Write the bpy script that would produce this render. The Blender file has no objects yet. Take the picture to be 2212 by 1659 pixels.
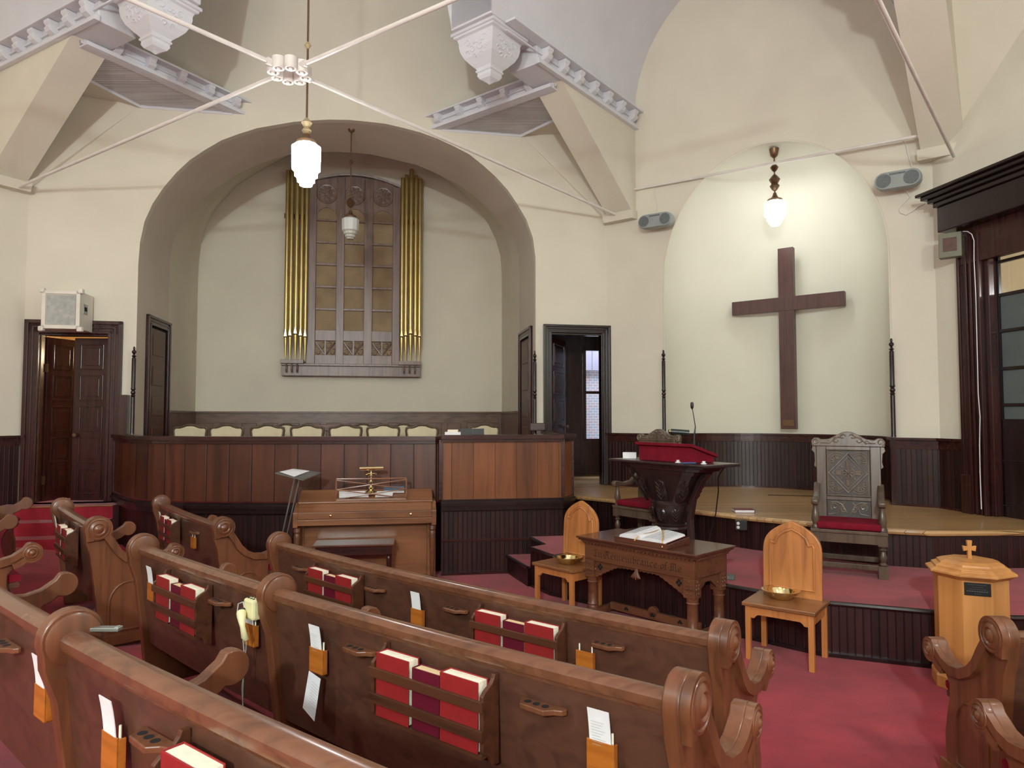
import bpy, math, random
from mathutils import Vector, Matrix
random.seed(7)
pi = math.pi
# ------------------------------------------------------------------ camera, world, exposure
FPX, CX, CY, H = 1500.0, 1106.0, 829.5, 1.94
PITCH = math.atan(70.5 / 1500)
sc = bpy.context.scene
COL = sc.collection
cd = bpy.data.cameras.new('camera'); cam = bpy.data.objects.new('camera', cd); COL.objects.link(cam)
cam.location = (0, 0, H); cam.rotation_euler = (pi / 2 + PITCH, 0, 0)
cd.sensor_width = 36; cd.lens = 36 * FPX / 2212; cd.clip_start = .05; cd.clip_end = 200
sc.camera = cam
sc.view_settings.view_transform = 'Standard'; sc.view_settings.look = 'None'
sc.view_settings.gamma = 1; sc.view_settings.use_curve_mapping = False
sc.view_settings.exposure = 0.47
w = bpy.data.worlds.new('world'); sc.world = w; w.use_nodes = True
w.node_tree.nodes['Background'].inputs[0].default_value = (.75, .85, 1, 1)
w.node_tree.nodes['Background'].inputs[1].default_value = .4

def lamp(name, loc, power, col=(1, .97, .9), r=.15):
    l = bpy.data.lights.new(name, 'POINT'); l.energy = power; l.color = col; l.shadow_soft_size = r
    o = bpy.data.objects.new(name, l); o.location = loc; COL.objects.link(o); return o
# pendants of the nave that hang outside the picture, behind and above the camera
WHITE = (.86, .97, 1.0)
for i, (x, y, z, p) in enumerate([(3.4, 1.4, 4.2, 150), (-3.8, .6, 4.2, 150), (-1.2, -4.6, 4.3, 1150)]):
    lamp('nave_pendant_light', (x, y, z), p, WHITE)
lamp('vestibule_light', (-6.0, 11.9, 2.95), 60, (1, .8, .52), .1)
lamp('corridor_light', (7.6, 6.6, 3.6), 60, (1, .95, .88), .1)
al = bpy.data.lights.new('daylight', 'AREA'); al.energy = 420; al.color = (.86, .93, 1); al.shape = 'RECTANGLE'; al.size = 2.2; al.size_y = 1.2
alo = bpy.data.objects.new('daylight', al); COL.objects.link(alo); alo.location = (2.2, 15.6, 5.6); alo.rotation_euler = (math.radians(25), 0, 0)

# ------------------------------------------------------------------ helpers
def V3(*a): return Vector(a)
def ray(px, py):
    a = (px - CX) / FPX; b = (CY - py) / FPX
    return Vector((a, math.cos(PITCH) - b * math.sin(PITCH), math.sin(PITCH) + b * math.cos(PITCH)))
def PZ(px, py, z):
    d = ray(px, py); return d * ((z - H) / d.z) + Vector((0, 0, H))
def PY(px, py, Y):
    d = ray(px, py); return d * (Y / d.y) + Vector((0, 0, H))
def proj(p):
    q = Vector(p) - Vector((0, 0, H))
    f = q.y * math.cos(PITCH) + q.z * math.sin(PITCH); u = -q.y * math.sin(PITCH) + q.z * math.cos(PITCH)
    return CX + FPX * q.x / f, CY - FPX * u / f

class Pl:
    """vertical plane through o (x,y) along direction d; positions by (s, z, off) with off into the room (nin)"""
    def __init__(s, o, d, nin):
        s.o = Vector((o[0], o[1], 0)); s.d = Vector((d[0], d[1], 0)).normalized(); s.n = Vector((nin[0], nin[1], 0)).normalized()
    def sz(s, px, py, off=0):
        r = ray(px, py); o = s.o + s.n * off
        t = (o - Vector((0, 0, H))).dot(s.n) / r.dot(s.n)
        p = r * t + Vector((0, 0, H)); return ((p - o).dot(s.d), p.z)
    def p(s, a, z, off=0): return s.o + s.d * a + s.n * off + Vector((0, 0, z))
    def sh(s, off): return Pl(s.o + s.n * off, s.d, s.n)

class MB:
    def __init__(s): s.v = []; s.f = []; s.uv = {}
    def add(s, vs, fs, uvs=None):
        b = len(s.v); s.v.extend(Vector(v) for v in vs)
        for i, f in enumerate(fs):
            if uvs: s.uv[len(s.f)] = uvs[i]
            s.f.append(tuple(b + k for k in f))
        return s
    def box(s, c, size, rot=None):
        x, y, z = [k / 2 for k in size]; c = Vector(c)
        vs = [Vector(((-x, x)[i & 1], (-y, y)[i >> 1 & 1], (-z, z)[i >> 2])) for i in range(8)]
        if rot is not None: vs = [rot @ v for v in vs]
        return s.add([v + c for v in vs], [(0, 2, 3, 1), (4, 5, 7, 6), (0, 1, 5, 4), (2, 6, 7, 3), (0, 4, 6, 2), (1, 3, 7, 5)])
    def b2(s, lo, hi): return s.box([(a + b) / 2 for a, b in zip(lo, hi)], [abs(b - a) for a, b in zip(lo, hi)])
    def prism(s, pts, vec):
        n = len(pts); vec = Vector(vec); pts = [Vector(p) for p in pts]
        fs = [tuple(range(n))[::-1], tuple(range(n, 2 * n))] + [(i, (i + 1) % n, n + (i + 1) % n, n + i) for i in range(n)]
        return s.add(pts + [p + vec for p in pts], fs)
    def poly(s, pts): return s.add(pts, [tuple(range(len(pts)))])
    def loft(s, A, B, close=False, uv=None):
        n = len(A); fs = [(i, (i + 1) % n, n + (i + 1) % n, n + i) for i in range(n if close else n - 1)]
        return s.add(list(A) + list(B), fs, [uv[i] for i in range(len(fs))] if uv else None)
    def lofts(s, rings, close=True, caps=True):
        n = len(rings[0]); vs = [p for r in rings for p in r]; fs = []
        for k in range(len(rings) - 1):
            for i in range(n if close else n - 1):
                j = (i + 1) % n; fs.append((k * n + i, k * n + j, (k + 1) * n + j, (k + 1) * n + i))
        if caps: fs += [tuple(range(n))[::-1], tuple((len(rings) - 1) * n + i for i in range(n))]
        return s.add(vs, fs)
    def lathe(s, prof, c=(0, 0, 0), n=20, axis=None, caps=True):
        """prof: (r, h) pairs along the axis (default z)"""
        c = Vector(c); ax = Vector(axis or (0, 0, 1)).normalized()
        q = Vector((0, 0, 1)).rotation_difference(ax)
        rings = [[c + q @ Vector((r * math.cos(2 * pi * i / n), r * math.sin(2 * pi * i / n), h)) for i in range(n)] for r, h in prof]
        return s.lofts(rings, True, caps)
    def tube(s, path, r, n=8):
        path = [Vector(p) for p in path]; rings = []; up = None
        for i, p in enumerate(path):
            t = (path[min(i + 1, len(path) - 1)] - path[max(i - 1, 0)]).normalized()
            if up is None:
                up = Vector((0, 0, 1)) if abs(t.z) < .9 else Vector((1, 0, 0))
            x = t.cross(up).normalized(); y = x.cross(t).normalized(); up = y
            rr = r[i] if isinstance(r, (list, tuple)) else r
            rings.append([p + (x * math.cos(2 * pi * k / n) + y * math.sin(2 * pi * k / n)) * rr for k in range(n)])
        return s.lofts(rings)
    def build(s, name, m, parent=None, smooth=False, bev=0, loc=None, rot=0, local=False):
        me = bpy.data.meshes.new(name); o = bpy.data.objects.new(name, me); COL.objects.link(o)
        off = Vector((0, 0, 0))
        if loc is not None: o.location = loc; off = Vector(loc) if not local else off
        elif parent is not None and not local:
            p_ = parent
            while p_ is not None: off = off + Vector(p_.location); p_ = p_.parent
        vs = [v - off for v in s.v]
        me.from_pydata([tuple(v) for v in vs], [], s.f)
        if s.uv:
            l = me.uv_layers.new(name='UVMap')
            for p in me.polygons:
                if p.index in s.uv:
                    for li, u in zip(p.loop_indices, s.uv[p.index]): l.data[li].uv = u
        me.materials.append(m)
        if rot: o.rotation_euler = (0, 0, rot)
        if smooth:
            me.shade_smooth()
            try: me.set_sharp_from_angle(angle=math.radians(38))
            except Exception: pass
        if bev:
            b = o.modifiers.new('b', 'BEVEL'); b.width = bev; b.segments = 2; b.limit_method = 'ANGLE'; b.angle_limit = math.radians(40)
        if parent is not None: o.parent = parent
        if not me.uv_layers: me.validate()
        return o
def tag(o, label=None, cat=None, group=None, kind=None):
    if label: o['label'] = label
    if cat: o['category'] = cat
    if group: o['group'] = group
    if kind: o['kind'] = kind
    return o
def thing(name, label, cat, loc=(0, 0, 0), rz=0, group=None):
    o = bpy.data.objects.new(name, None); COL.objects.link(o); o.location = loc; o.rotation_euler = (0, 0, rz)
    return tag(o, label, cat, group)
def struct(o): o['kind'] = 'structure'; return o
def dup(o, parent=None):
    c = o.copy(); COL.objects.link(c)
    if parent is not None: c.parent = parent
    for ch in list(o.children): dup(ch, c)
    return c
def L(o, t): o['label'] = t; return o
def arc(c, r, a0, a1, n):
    return [(c[0] + r * math.cos(a0 + (a1 - a0) * i / n), c[1] + r * math.sin(a0 + (a1 - a0) * i / n)) for i in range(n + 1)]

# ------------------------------------------------------------------ materials
def srgb(r, g, b):
    f = lambda c: (c / 255 / 12.92) if c / 255 <= .04045 else ((c / 255 + .055) / 1.055) ** 2.4
    return (f(r), f(g), f(b), 1)
def nmat(name):
    m = bpy.data.materials.new(name); m.use_nodes = True; nt = m.node_tree
    return m, nt, nt.nodes['Principled BSDF']
def nd(nt, t, **k):
    n = nt.nodes.new(t)
    for a, b in k.items():
        if a.startswith('i_'): n.inputs[a[2:].replace('_', ' ')].default_value = b
        else: setattr(n, a, b)
    return n
def mixc(nt, fac, a, b, bt='MIX'):
    n = nt.nodes.new('ShaderNodeMix'); n.data_type = 'RGBA'; n.blend_type = bt
    for sock, v in ((n.inputs[0], fac), (n.inputs[6], a), (n.inputs[7], b)):
        if hasattr(v, 'is_linked') or hasattr(v, 'links'): nt.links.new(v, sock)
        else: sock.default_value = v
    return n.outputs[2]
def coords(nt, kind, scale):
    tc = nt.nodes.new('ShaderNodeTexCoord'); mp = nt.nodes.new('ShaderNodeMapping'); mp.inputs['Scale'].default_value = scale
    nt.links.new(tc.outputs[kind], mp.inputs[0]); return mp.outputs[0]
def ramp(nt, src, stops):
    r = nt.nodes.new('ShaderNodeValToRGB'); nt.links.new(src, r.inputs[0]); e = r.color_ramp.elements
    while len(e) < len(stops): e.new(.5)
    for k, (p, c) in zip(e, stops): k.position = p; k.color = c
    return r.outputs[0]
def bump(nt, b, h, st, dist=.01):
    n = nd(nt, 'ShaderNodeBump'); n.inputs['Strength'].default_value = st; n.inputs['Distance'].default_value = dist
    nt.links.new(h, n.inputs['Height']); nt.links.new(n.outputs[0], b.inputs['Normal'])
def plain(name, c, rough=.5, metal=0, nscale=8, var=.06, bmp=.05, spec=.5):
    m, nt, b = nmat(name); co = coords(nt, 'Object', (1, 1, 1))
    n = nd(nt, 'ShaderNodeTexNoise'); n.inputs['Scale'].default_value = nscale; n.inputs['Detail'].default_value = 5; nt.links.new(co, n.inputs[0])
    d = tuple(x * (1 - var * 2) for x in c[:3]) + (1,); l = tuple(min(1, x * (1 + var)) for x in c[:3]) + (1,)
    nt.links.new(ramp(nt, n.outputs[0], [(.3, d), (.7, l)]), b.inputs['Base Color'])
    b.inputs['Roughness'].default_value = rough; b.inputs['Metallic'].default_value = metal; b.inputs['Specular IOR Level'].default_value = spec
    if bmp:
        n2 = nd(nt, 'ShaderNodeTexNoise'); n2.inputs['Scale'].default_value = nscale * 12; nt.links.new(co, n2.inputs[0]); bump(nt, b, n2.outputs[0], bmp)
    return m
def wood(name, c, dk, rough=.35, axis=2, sc_=1.0, kind='Object', boards=None, bump_=.08, coat=0, spec=.5):
    """grain along axis; boards=(axis index, width, dark gap, variation)"""
    m, nt, b = nmat(name); s = [14 * sc_] * 3; s[axis] = .9 * sc_
    co = coords(nt, kind, s)
    n = nd(nt, 'ShaderNodeTexNoise'); n.inputs['Scale'].default_value = 1; n.inputs['Detail'].default_value = 6; n.inputs['Distortion'].default_value = 1.2
    raw = coords(nt, kind, (1, 1, 1)); fac = n.outputs[0]
    sep = nd(nt, 'ShaderNodeSeparateXYZ'); nt.links.new(raw, sep.inputs[0])
    if boards:
        bi, bw, gap, var = boards
        dv = nd(nt, 'ShaderNodeMath', operation='DIVIDE'); nt.links.new(sep.outputs[bi], dv.inputs[0]); dv.inputs[1].default_value = bw
        fl = nd(nt, 'ShaderNodeMath', operation='FLOOR'); nt.links.new(dv.outputs[0], fl.inputs[0])
        wn = nd(nt, 'ShaderNodeTexWhiteNoise', noise_dimensions='1D'); nt.links.new(fl.outputs[0], wn.inputs['W'])
        ad = nd(nt, 'ShaderNodeVectorMath', operation='ADD'); nt.links.new(co, ad.inputs[0])
        cm = nd(nt, 'ShaderNodeVectorMath', operation='SCALE'); nt.links.new(wn.outputs['Color'], cm.inputs[0]); cm.inputs['Scale'].default_value = 30
        nt.links.new(cm.outputs[0], ad.inputs[1]); nt.links.new(ad.outputs[0], n.inputs[0])
    else: nt.links.new(co, n.inputs[0])
    col = ramp(nt, fac, [(.32, dk), (.52, c), (.72, tuple(min(1, x * 1.25) for x in c[:3]) + (1,))])
    # broad blotches of wear
    n3 = nd(nt, 'ShaderNodeTexNoise'); n3.inputs['Scale'].default_value = 1.7; n3.inputs['Detail'].default_value = 3; nt.links.new(raw, n3.inputs[0])
    col = mixc(nt, .35, col, ramp(nt, n3.outputs[0], [(.3, tuple(x * .6 for x in c[:3]) + (1,)), (.7, tuple(min(1, x * 1.3) for x in c[:3]) + (1,))]))
    hsrc = n.outputs[0]
    if boards:
        vr = nd(nt, 'ShaderNodeMapRange'); nt.links.new(wn.outputs['Value'], vr.inputs[0]); vr.inputs[3].default_value = 1 - var; vr.inputs[4].default_value = 1 + var
        vm = nd(nt, 'ShaderNodeVectorMath', operation='SCALE'); nt.links.new(col, vm.inputs[0]); nt.links.new(vr.outputs[0], vm.inputs['Scale'])
        fr = nd(nt, 'ShaderNodeMath', operation='FRACT'); nt.links.new(dv.outputs[0], fr.inputs[0])
        ab = nd(nt, 'ShaderNodeMath', operation='SUBTRACT'); nt.links.new(fr.outputs[0], ab.inputs[0]); ab.inputs[1].default_value = .5
        a2 = nd(nt, 'ShaderNodeMath', operation='ABSOLUTE'); nt.links.new(ab.outputs[0], a2.inputs[0])
        gt = nd(nt, 'ShaderNodeMapRange'); nt.links.new(a2.outputs[0], gt.inputs[0]); gt.inputs[1].default_value = .5 - gap; gt.inputs[2].default_value = .5 - gap * .35; gt.inputs[3].default_value = 1; gt.inputs[4].default_value = .12
        vg = nd(nt, 'ShaderNodeVectorMath', operation='SCALE'); nt.links.new(vm.outputs[0], vg.inputs[0]); nt.links.new(gt.outputs[0], vg.inputs['Scale'])
        col = vg.outputs[0]; hsrc = gt.outputs[0]
    nt.links.new(col, b.inputs['Base Color'])
    b.inputs['Roughness'].default_value = rough; b.inputs['Specular IOR Level'].default_value = spec
    b.inputs['Coat Weight'].default_value = coat; b.inputs['Coat Roughness'].default_value = .15
    bump(nt, b, hsrc, .5 if boards else bump_, .006)
    return m
def emis(name, c, st):
    m, nt, b = nmat(name); b.inputs['Base Color'].default_value = c; b.inputs['Emission Color'].default_value = c; b.inputs['Emission Strength'].default_value = st; return m

M = {}
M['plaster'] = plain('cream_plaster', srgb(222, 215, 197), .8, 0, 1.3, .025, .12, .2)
M['plaster_dk'] = plain('shaded_plaster', srgb(212, 202, 186), .8, 0, 1.3, .03, .1, .2)  # same cream plaster, the arch reveal's shade mixed into its colour
M['thrdk'] = wood('carved_oak_recess_shade', srgb(52, 41, 35), srgb(30, 23, 20), .45, 2, 1.2)  # throne oak darkened, the shade of the carved recesses put into the colour
M['thrlt'] = wood('carved_oak_highlight', srgb(116, 102, 88), srgb(84, 72, 60), .28, 2, 1.2)  # throne oak lightened, the highlight on raised carving put into the colour
M['lampbr'] = plain('aged_lamp_brass', srgb(186, 170, 130), .35, .35, 5, .04, 0)
M['corr'] = plain('corridor_cream', srgb(205, 192, 165), .8, 0, 2, .02, 0, .2)
M['niche'] = plain('pale_niche_plaster', srgb(225, 222, 204), .8, 0, 1.2, .02, .1, .2)
M['white'] = plain('white_ceiling_paint', srgb(218, 218, 222), .75, 0, 2, .02, .1, .2)
M['soffit'] = wood('grey_beadboard_soffit', srgb(205, 203, 205), srgb(180, 178, 180), .6, 0, .4, boards=(1, .05, .08, .03))
M['pew'] = wood('brown_oak_pew', srgb(88, 56, 42), srgb(64, 40, 31), .38, 0, 1.1, bump_=.03, coat=.12)
M['pewend'] = wood('oak_pew_end', srgb(112, 68, 43), srgb(78, 46, 30), .36, 2, 1.0, bump_=.04, coat=.18)
M['rail'] = wood('worn_oak_rail', srgb(112, 72, 50), srgb(86, 54, 38), .27, 0, 1.2, bump_=.02, coat=.3)
M['rack'] = wood('dark_rack_wood', srgb(84, 48, 30), srgb(50, 28, 18), .4, 0, 1.5)
M['card'] = wood('orange_card_holder_wood', srgb(178, 104, 36), srgb(148, 80, 24), .4, 0, 2)
M['bead'] = wood('dark_red_beadboard', srgb(46, 21, 20), srgb(24, 10, 10), .36, 1, 1.0, 'UV', boards=(0, .058, .1, .35), spec=.5)
M['dark'] = wood('dark_mahogany_trim', srgb(58, 28, 25), srgb(28, 12, 13), .25, 2, 1, spec=.55)
M['darkh'] = wood('dark_mahogany_rail', srgb(62, 30, 26), srgb(30, 14, 14), .25, 0, 1, spec=.55)
M['black'] = wood('ebonised_trim', srgb(36, 22, 22), srgb(16, 9, 11), .25, 2, 1, spec=.6)
M['choirp'] = wood('red_brown_pine_panel', srgb(82, 42, 24), srgb(44, 20, 13), .38, 1, .55, 'UV', boards=(0, .29, .03, .25), spec=.5)
M['choirb'] = wood('orange_brown_pine_panel', srgb(122, 72, 40), srgb(72, 38, 22), .34, 1, .5, 'UV', boards=(0, .27, .01, .15), spec=.5)
M['wains'] = wood('brown_panel_wainscot', srgb(108, 80, 62), srgb(64, 44, 36), .35, 0, 1)
M['floorw'] = wood('honey_oak_floor', srgb(188, 148, 98), srgb(140, 104, 64), .28, 0, .35, boards=(1, .057, .03, .12), coat=.2)
M['lightoak'] = wood('light_oak', srgb(186, 120, 66), srgb(146, 88, 46), .38, 2, .9)
M['lightoakh'] = wood('light_oak_seat', srgb(140, 92, 56), srgb(96, 60, 38), .3, 0, .9)
M['font'] = wood('golden_oak', srgb(200, 138, 76), srgb(174, 112, 56), .4, 2, .5)
M['table'] = wood('communion_table_oak', srgb(106, 66, 44), srgb(72, 42, 29), .35, 0, 1)
M['tabletop'] = wood('communion_table_top', srgb(92, 54, 40), srgb(60, 34, 26), .25, 0, 1, coat=.3)
M['piano'] = wood('walnut_piano', srgb(136, 90, 60), srgb(96, 60, 40), .28, 0, .6, coat=.3)
M['throne'] = wood('carved_dark_oak', srgb(92, 76, 62), srgb(50, 39, 33), .28, 2, 1.2)
M['pulpit'] = wood('carved_black_oak', srgb(50, 34, 32), srgb(26, 16, 17), .28, 2, 1)
M['organ'] = wood('grey_brown_organ_case', srgb(130, 108, 98), srgb(96, 78, 72), .35, 2, .8)
M['cross'] = wood('brown_cross_wood', srgb(84, 53, 45), srgb(58, 35, 31), .4, 2, 1.2)
M['goldpipe'] = plain('brass_organ_pipe', srgb(196, 176, 120), .3, .85, 3, .05, .02)
M['brass'] = plain('polished_brass', srgb(226, 210, 158), .14, 1, 3, .03, 0)
M['bronze'] = plain('bronze', srgb(118, 92, 68), .35, .7, 6, .06, 0)
M['grey'] = plain('grey_speaker_plastic', srgb(150, 156, 152), .5, 0, 9, .03, .03)
M['dgrey'] = plain('dark_speaker_mesh', srgb(104, 110, 110), .6, 0, 40, .1, .1)
M['metal'] = plain('grey_metal', srgb(150, 152, 146), .4, .7, 9, .04, 0)
M['blackp'] = plain('black_plastic', srgb(22, 22, 24), .4, 0, 9, .04, 0)
M['screen'] = plain('pale_speaker_box', srgb(226, 220, 206), .5, 0, 5, .03, .03)
M['cloth'] = plain('grey_speaker_cloth', srgb(176, 178, 170), .8, 0, 14, .12, .1)
M['velvet'] = plain('red_velvet', srgb(118, 14, 34), .85, 0, 14, .12, .1, .2)
M['cream'] = plain('cream_upholstery', srgb(206, 192, 158), .5, 0, 6, .05, .03)
M['paper'] = plain('white_paper', srgb(232, 230, 230), .7, 0, 20, .02, 0)
M['pages'] = plain('page_block', srgb(246, 238, 214), .7, 0, 60, .04, .1)
M['pages2'] = plain('aged_page_block', srgb(236, 208, 160), .7, 0, 60, .04, .1)
M['redbook'] = plain('red_book_cloth', srgb(142, 32, 32), .5, 0, 25, .05, .05)
M['maroon'] = plain('maroon_book_cloth', srgb(96, 12, 34), .5, 0, 25, .05, .05)
M['blackbook'] = plain('black_book_cloth', srgb(24, 24, 28), .45, 0, 25, .05, .05)
M['ivory'] = plain('ivory_plastic', srgb(228, 220, 168), .4, 0, 9, .03, 0)
M['rib'] = plain('gold_ribbon', srgb(214, 160, 70), .4, 0, 9, .05, 0)
M['olive'] = plain('olive_painted_box', srgb(112, 112, 92), .5, 0, 9, .05, .05)
M['warmwall'] = plain('ochre_room_wall', srgb(216, 190, 148), .8, 0, 2, .03, .05, .2)
M['whiterod'] = plain('white_painted_iron', srgb(228, 222, 214), .4, 0, 6, .04, .04)
M['glow'] = emis('lit_opal_glass', (.93, .985, 1, 1), 42)
M['glow2'] = emis('lit_niche_glass', (.93, .985, 1, 1), 14)
M['opal'] = plain('unlit_opal_glass', srgb(205, 208, 204), .25, 0, 5, .03, 0)
M['void'] = plain('dark_recess', srgb(14, 9, 9), .9, 0, 5, .03, 0)  # near-black colour standing in for shade inside holes and openings
M['siding'] = plain('pale_painted_siding', srgb(206, 200, 226), .6, 0, 4, .03, 0)
def carpet():
    m, nt, b = nmat('red_carpet'); co = coords(nt, 'Object', (1, 1, 1))
    n = nd(nt, 'ShaderNodeTexNoise'); n.inputs['Scale'].default_value = 2.2; n.inputs['Detail'].default_value = 6; n.inputs['Roughness'].default_value = .6; nt.links.new(co, n.inputs[0])
    n2 = nd(nt, 'ShaderNodeTexNoise'); n2.inputs['Scale'].default_value = 260; nt.links.new(co, n2.inputs[0])
    c = ramp(nt, n.outputs[0], [(.36, srgb(124, 24, 36)), (.62, srgb(162, 42, 54))])
    c = mixc(nt, .3, c, ramp(nt, n2.outputs[0], [(.3, srgb(110, 20, 34)), (.7, srgb(190, 62, 76))]))
    nt.links.new(c, b.inputs['Base Color']); b.inputs['Roughness'].default_value = .95; b.inputs['Specular IOR Level'].default_value = .1
    b.inputs['Sheen Weight'].default_value = .15; bump(nt, b, n2.outputs[0], .3, .004); return m
M['carpet'] = carpet()
def brickm():
    m, nt, b = nmat('whitewashed_brick'); co = coords(nt, 'Object', (1, 1, 1))
    sp = nd(nt, 'ShaderNodeSeparateXYZ'); cb = nd(nt, 'ShaderNodeCombineXYZ'); nt.links.new(co, sp.inputs[0]); nt.links.new(sp.outputs[0], cb.inputs[0]); nt.links.new(sp.outputs[2], cb.inputs[1])
    t = nd(nt, 'ShaderNodeTexBrick'); nt.links.new(cb.outputs[0], t.inputs[0]); t.inputs['Scale'].default_value = 4.2; t.inputs['Color1'].default_value = srgb(196, 206, 226); t.inputs['Color2'].default_value = srgb(226, 196, 206)
    t.inputs['Mortar'].default_value = srgb(246, 248, 255); t.inputs['Mortar Size'].default_value = .03
    nt.links.new(t.outputs[0], b.inputs['Base Color']); b.inputs['Roughness'].default_value = .9; return m
M['brick'] = brickm()
def weave():
    m, nt, b = nmat('tan_grille_cloth'); co = coords(nt, 'Object', (1, 1, 1))
    wv = nd(nt, 'ShaderNodeTexWave', bands_direction='Z'); wv.inputs['Scale'].default_value = 14; wv.inputs['Distortion'].default_value = 3; wv.inputs['Detail Scale'].default_value = 6; nt.links.new(co, wv.inputs[0])
    n = nd(nt, 'ShaderNodeTexNoise'); n.inputs['Scale'].default_value = 3; nt.links.new(co, n.inputs[0])
    c = ramp(nt, wv.outputs[0], [(.2, srgb(140, 120, 94)), (.8, srgb(166, 144, 114))])
    c = mixc(nt, .4, c, ramp(nt, n.outputs[0], [(.35, srgb(124, 102, 80)), (.65, srgb(170, 148, 114))]))
    nt.links.new(c, b.inputs['Base Color']); b.inputs['Roughness'].default_value = .9; return m
M['weave'] = weave()
def carved(name, base, dk, sc_=18):
    m, nt, b = nmat(name); co = coords(nt, 'Object', (1, 1, 1))
    v = nd(nt, 'ShaderNodeTexVoronoi', feature='SMOOTH_F1'); v.inputs['Scale'].default_value = sc_; nt.links.new(co, v.inputs[0])
    nt.links.new(ramp(nt, v.outputs[0], [(.05, base), (.6, dk)]), b.inputs['Base Color']); b.inputs['Roughness'].default_value = .35
    inv = nd(nt, 'ShaderNodeMath', operation='MULTIPLY'); inv.inputs[1].default_value = -1; nt.links.new(v.outputs[0], inv.inputs[0])
    bump(nt, b, inv.outputs[0], .8, .03); return m
M['carved'] = carved('carved_oak_relief', srgb(88, 70, 56), srgb(40, 30, 25), 22)
def glassm(name, tint, rough=.05, alpha=.35):
    m, nt, b = nmat(name); tr = nd(nt, 'ShaderNodeBsdfTransparent'); tr.inputs[0].default_value = tint; gl = nd(nt, 'ShaderNodeBsdfGlossy'); gl.inputs['Roughness'].default_value = rough
    mx = nd(nt, 'ShaderNodeMixShader'); mx.inputs[0].default_value = alpha; nt.links.new(tr.outputs[0], mx.inputs[1]); nt.links.new(gl.outputs[0], mx.inputs[2])
    nt.links.new(mx.outputs[0], nt.nodes['Material Output'].inputs[0]); return m
M['glass'] = glassm('window_glass', (.96, .98, 1, 1), .02, .05)
M['frost'] = plain('frosted_grey_glass', srgb(92, 100, 98), .35, 0, 3, .08, 0)
M['velum'] = plain('clear_ribbed_glass', srgb(196, 198, 186), .2, 0, 5, .03, 0)

def text(body, size, m, parent=None, mat=None, name='lettering', ext=.001):
    c = bpy.data.curves.new(name, 'FONT'); c.body = body; c.size = size; c.extrude = ext; c.align_x = 'CENTER'; c.align_y = 'CENTER'
    o = bpy.data.objects.new(name, c); COL.objects.link(o); c.materials.append(m)
    if parent is not None: o.parent = parent
    if mat is not None: o.matrix_basis = mat
    return o
# ------------------------------------------------------------------ room shell
A0 = math.atan(.19)
FD = (math.cos(A0), math.sin(A0)); FN = (math.sin(A0), -math.cos(A0))
C0 = (-6.97, 9.876); C1 = (1.58, 11.5)
U = Vector((.786, -.618, 0)).normalized(); N = Vector((.618, .786, 0)).normalized()
FW = Pl(C0, FD, FN); AW = Pl(C1, U, -N)
C2 = AW.p(4.71, 0); RW = Pl(C2, (.19, -.98), (-.98, -.19)); LW = Pl(C0, (-.503, -.864), (.864, -.503))
TOP = 9.4
def ribbon(mb, path, z0, z1, t, u0=0):
    """solid strip along an xy path, thickness t to the right of travel; UV on all vertical faces in metres"""
    P = [Vector((p[0], p[1], 0)) for p in path]; n = len(P); nn = []
    for i in range(n):
        d = (P[min(i + 1, n - 1)] - P[max(i - 1, 0)]).normalized(); nn.append(Vector((d.y, -d.x, 0)))
    Q = [p + k * t for p, k in zip(P, nn)]; u = [u0]
    for i in range(1, n): u.append(u[-1] + (P[i] - P[i - 1]).length)
    Z0, Z1 = Vector((0, 0, z0)), Vector((0, 0, z1))
    uv = [[(u[i], z0), (u[i + 1], z0), (u[i + 1], z1), (u[i], z1)] for i in range(n - 1)]
    for a in (Q, P): mb.loft([p + Z0 for p in a], [p + Z1 for p in a], uv=uv)
    uz = [[(u[i], z1), (u[i + 1], z1), (u[i + 1], z1 + t), (u[i], z1 + t)] for i in range(n - 1)]
    for Z in (Z0, Z1): mb.loft([p + Z for p in P], [p + Z for p in Q], uv=uz)
    for i in (0, -1): mb.add([P[i] + Z0, Q[i] + Z0, Q[i] + Z1, P[i] + Z1], [(0, 1, 2, 3)], [[(u[i], z0), (u[i] + .04, z0), (u[i] + .04, z1), (u[i], z1)]])
    return mb
def wallpoly(pl, pts, th): return MB().prism([pl.p(a, z) for a, z in pts], -pl.n * th)
def resample(loop, c, n=64):
    out = []
    for i in range(n + 1):
        a = pi * i / n; d = (math.cos(a), math.sin(a)); best = None
        for (x0, y0), (x1, y1) in zip(loop, loop[1:]):
            x0 -= c[0]; x1 -= c[0]; y0 -= c[1]; y1 -= c[1]; ex, ey = x1 - x0, y1 - y0
            den = d[0] * ey - d[1] * ex
            if abs(den) < 1e-9: continue
            t = (x0 * ey - y0 * ex) / den; k = (x0 * d[1] - y0 * d[0]) / den
            if -1e-4 <= k <= 1.0001 and t > 0 and (best is None or t > best): best = t
        out.append((c[0] + d[0] * best, c[1] + d[1] * best))
    return out
ZB = .88
def aloop(pl, pix):
    l = [pl.sz(*p) for p in pix]; l = [(l[0][0], ZB)] + l + [(l[-1][0], ZB)]; l = l[::-1]
    c = ((l[0][0] + l[-1][0]) / 2, ZB); return resample(l, c)
D1, D2 = 1.48, 3.41
FWi, FWb = FW.sh(-D1), FW.sh(-D2)
front = aloop(FW, [(298, 600), (299, 555), (303, 518), (313, 475), (334, 431), (368, 385), (418, 338), (482, 301), (548, 278), (635, 263), (702, 258), (760, 259), (840, 268), (927, 291), (1008, 329), (1061, 371), (1101, 415), (1135, 468), (1151, 512), (1157, 555), (1157, 600)])
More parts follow.
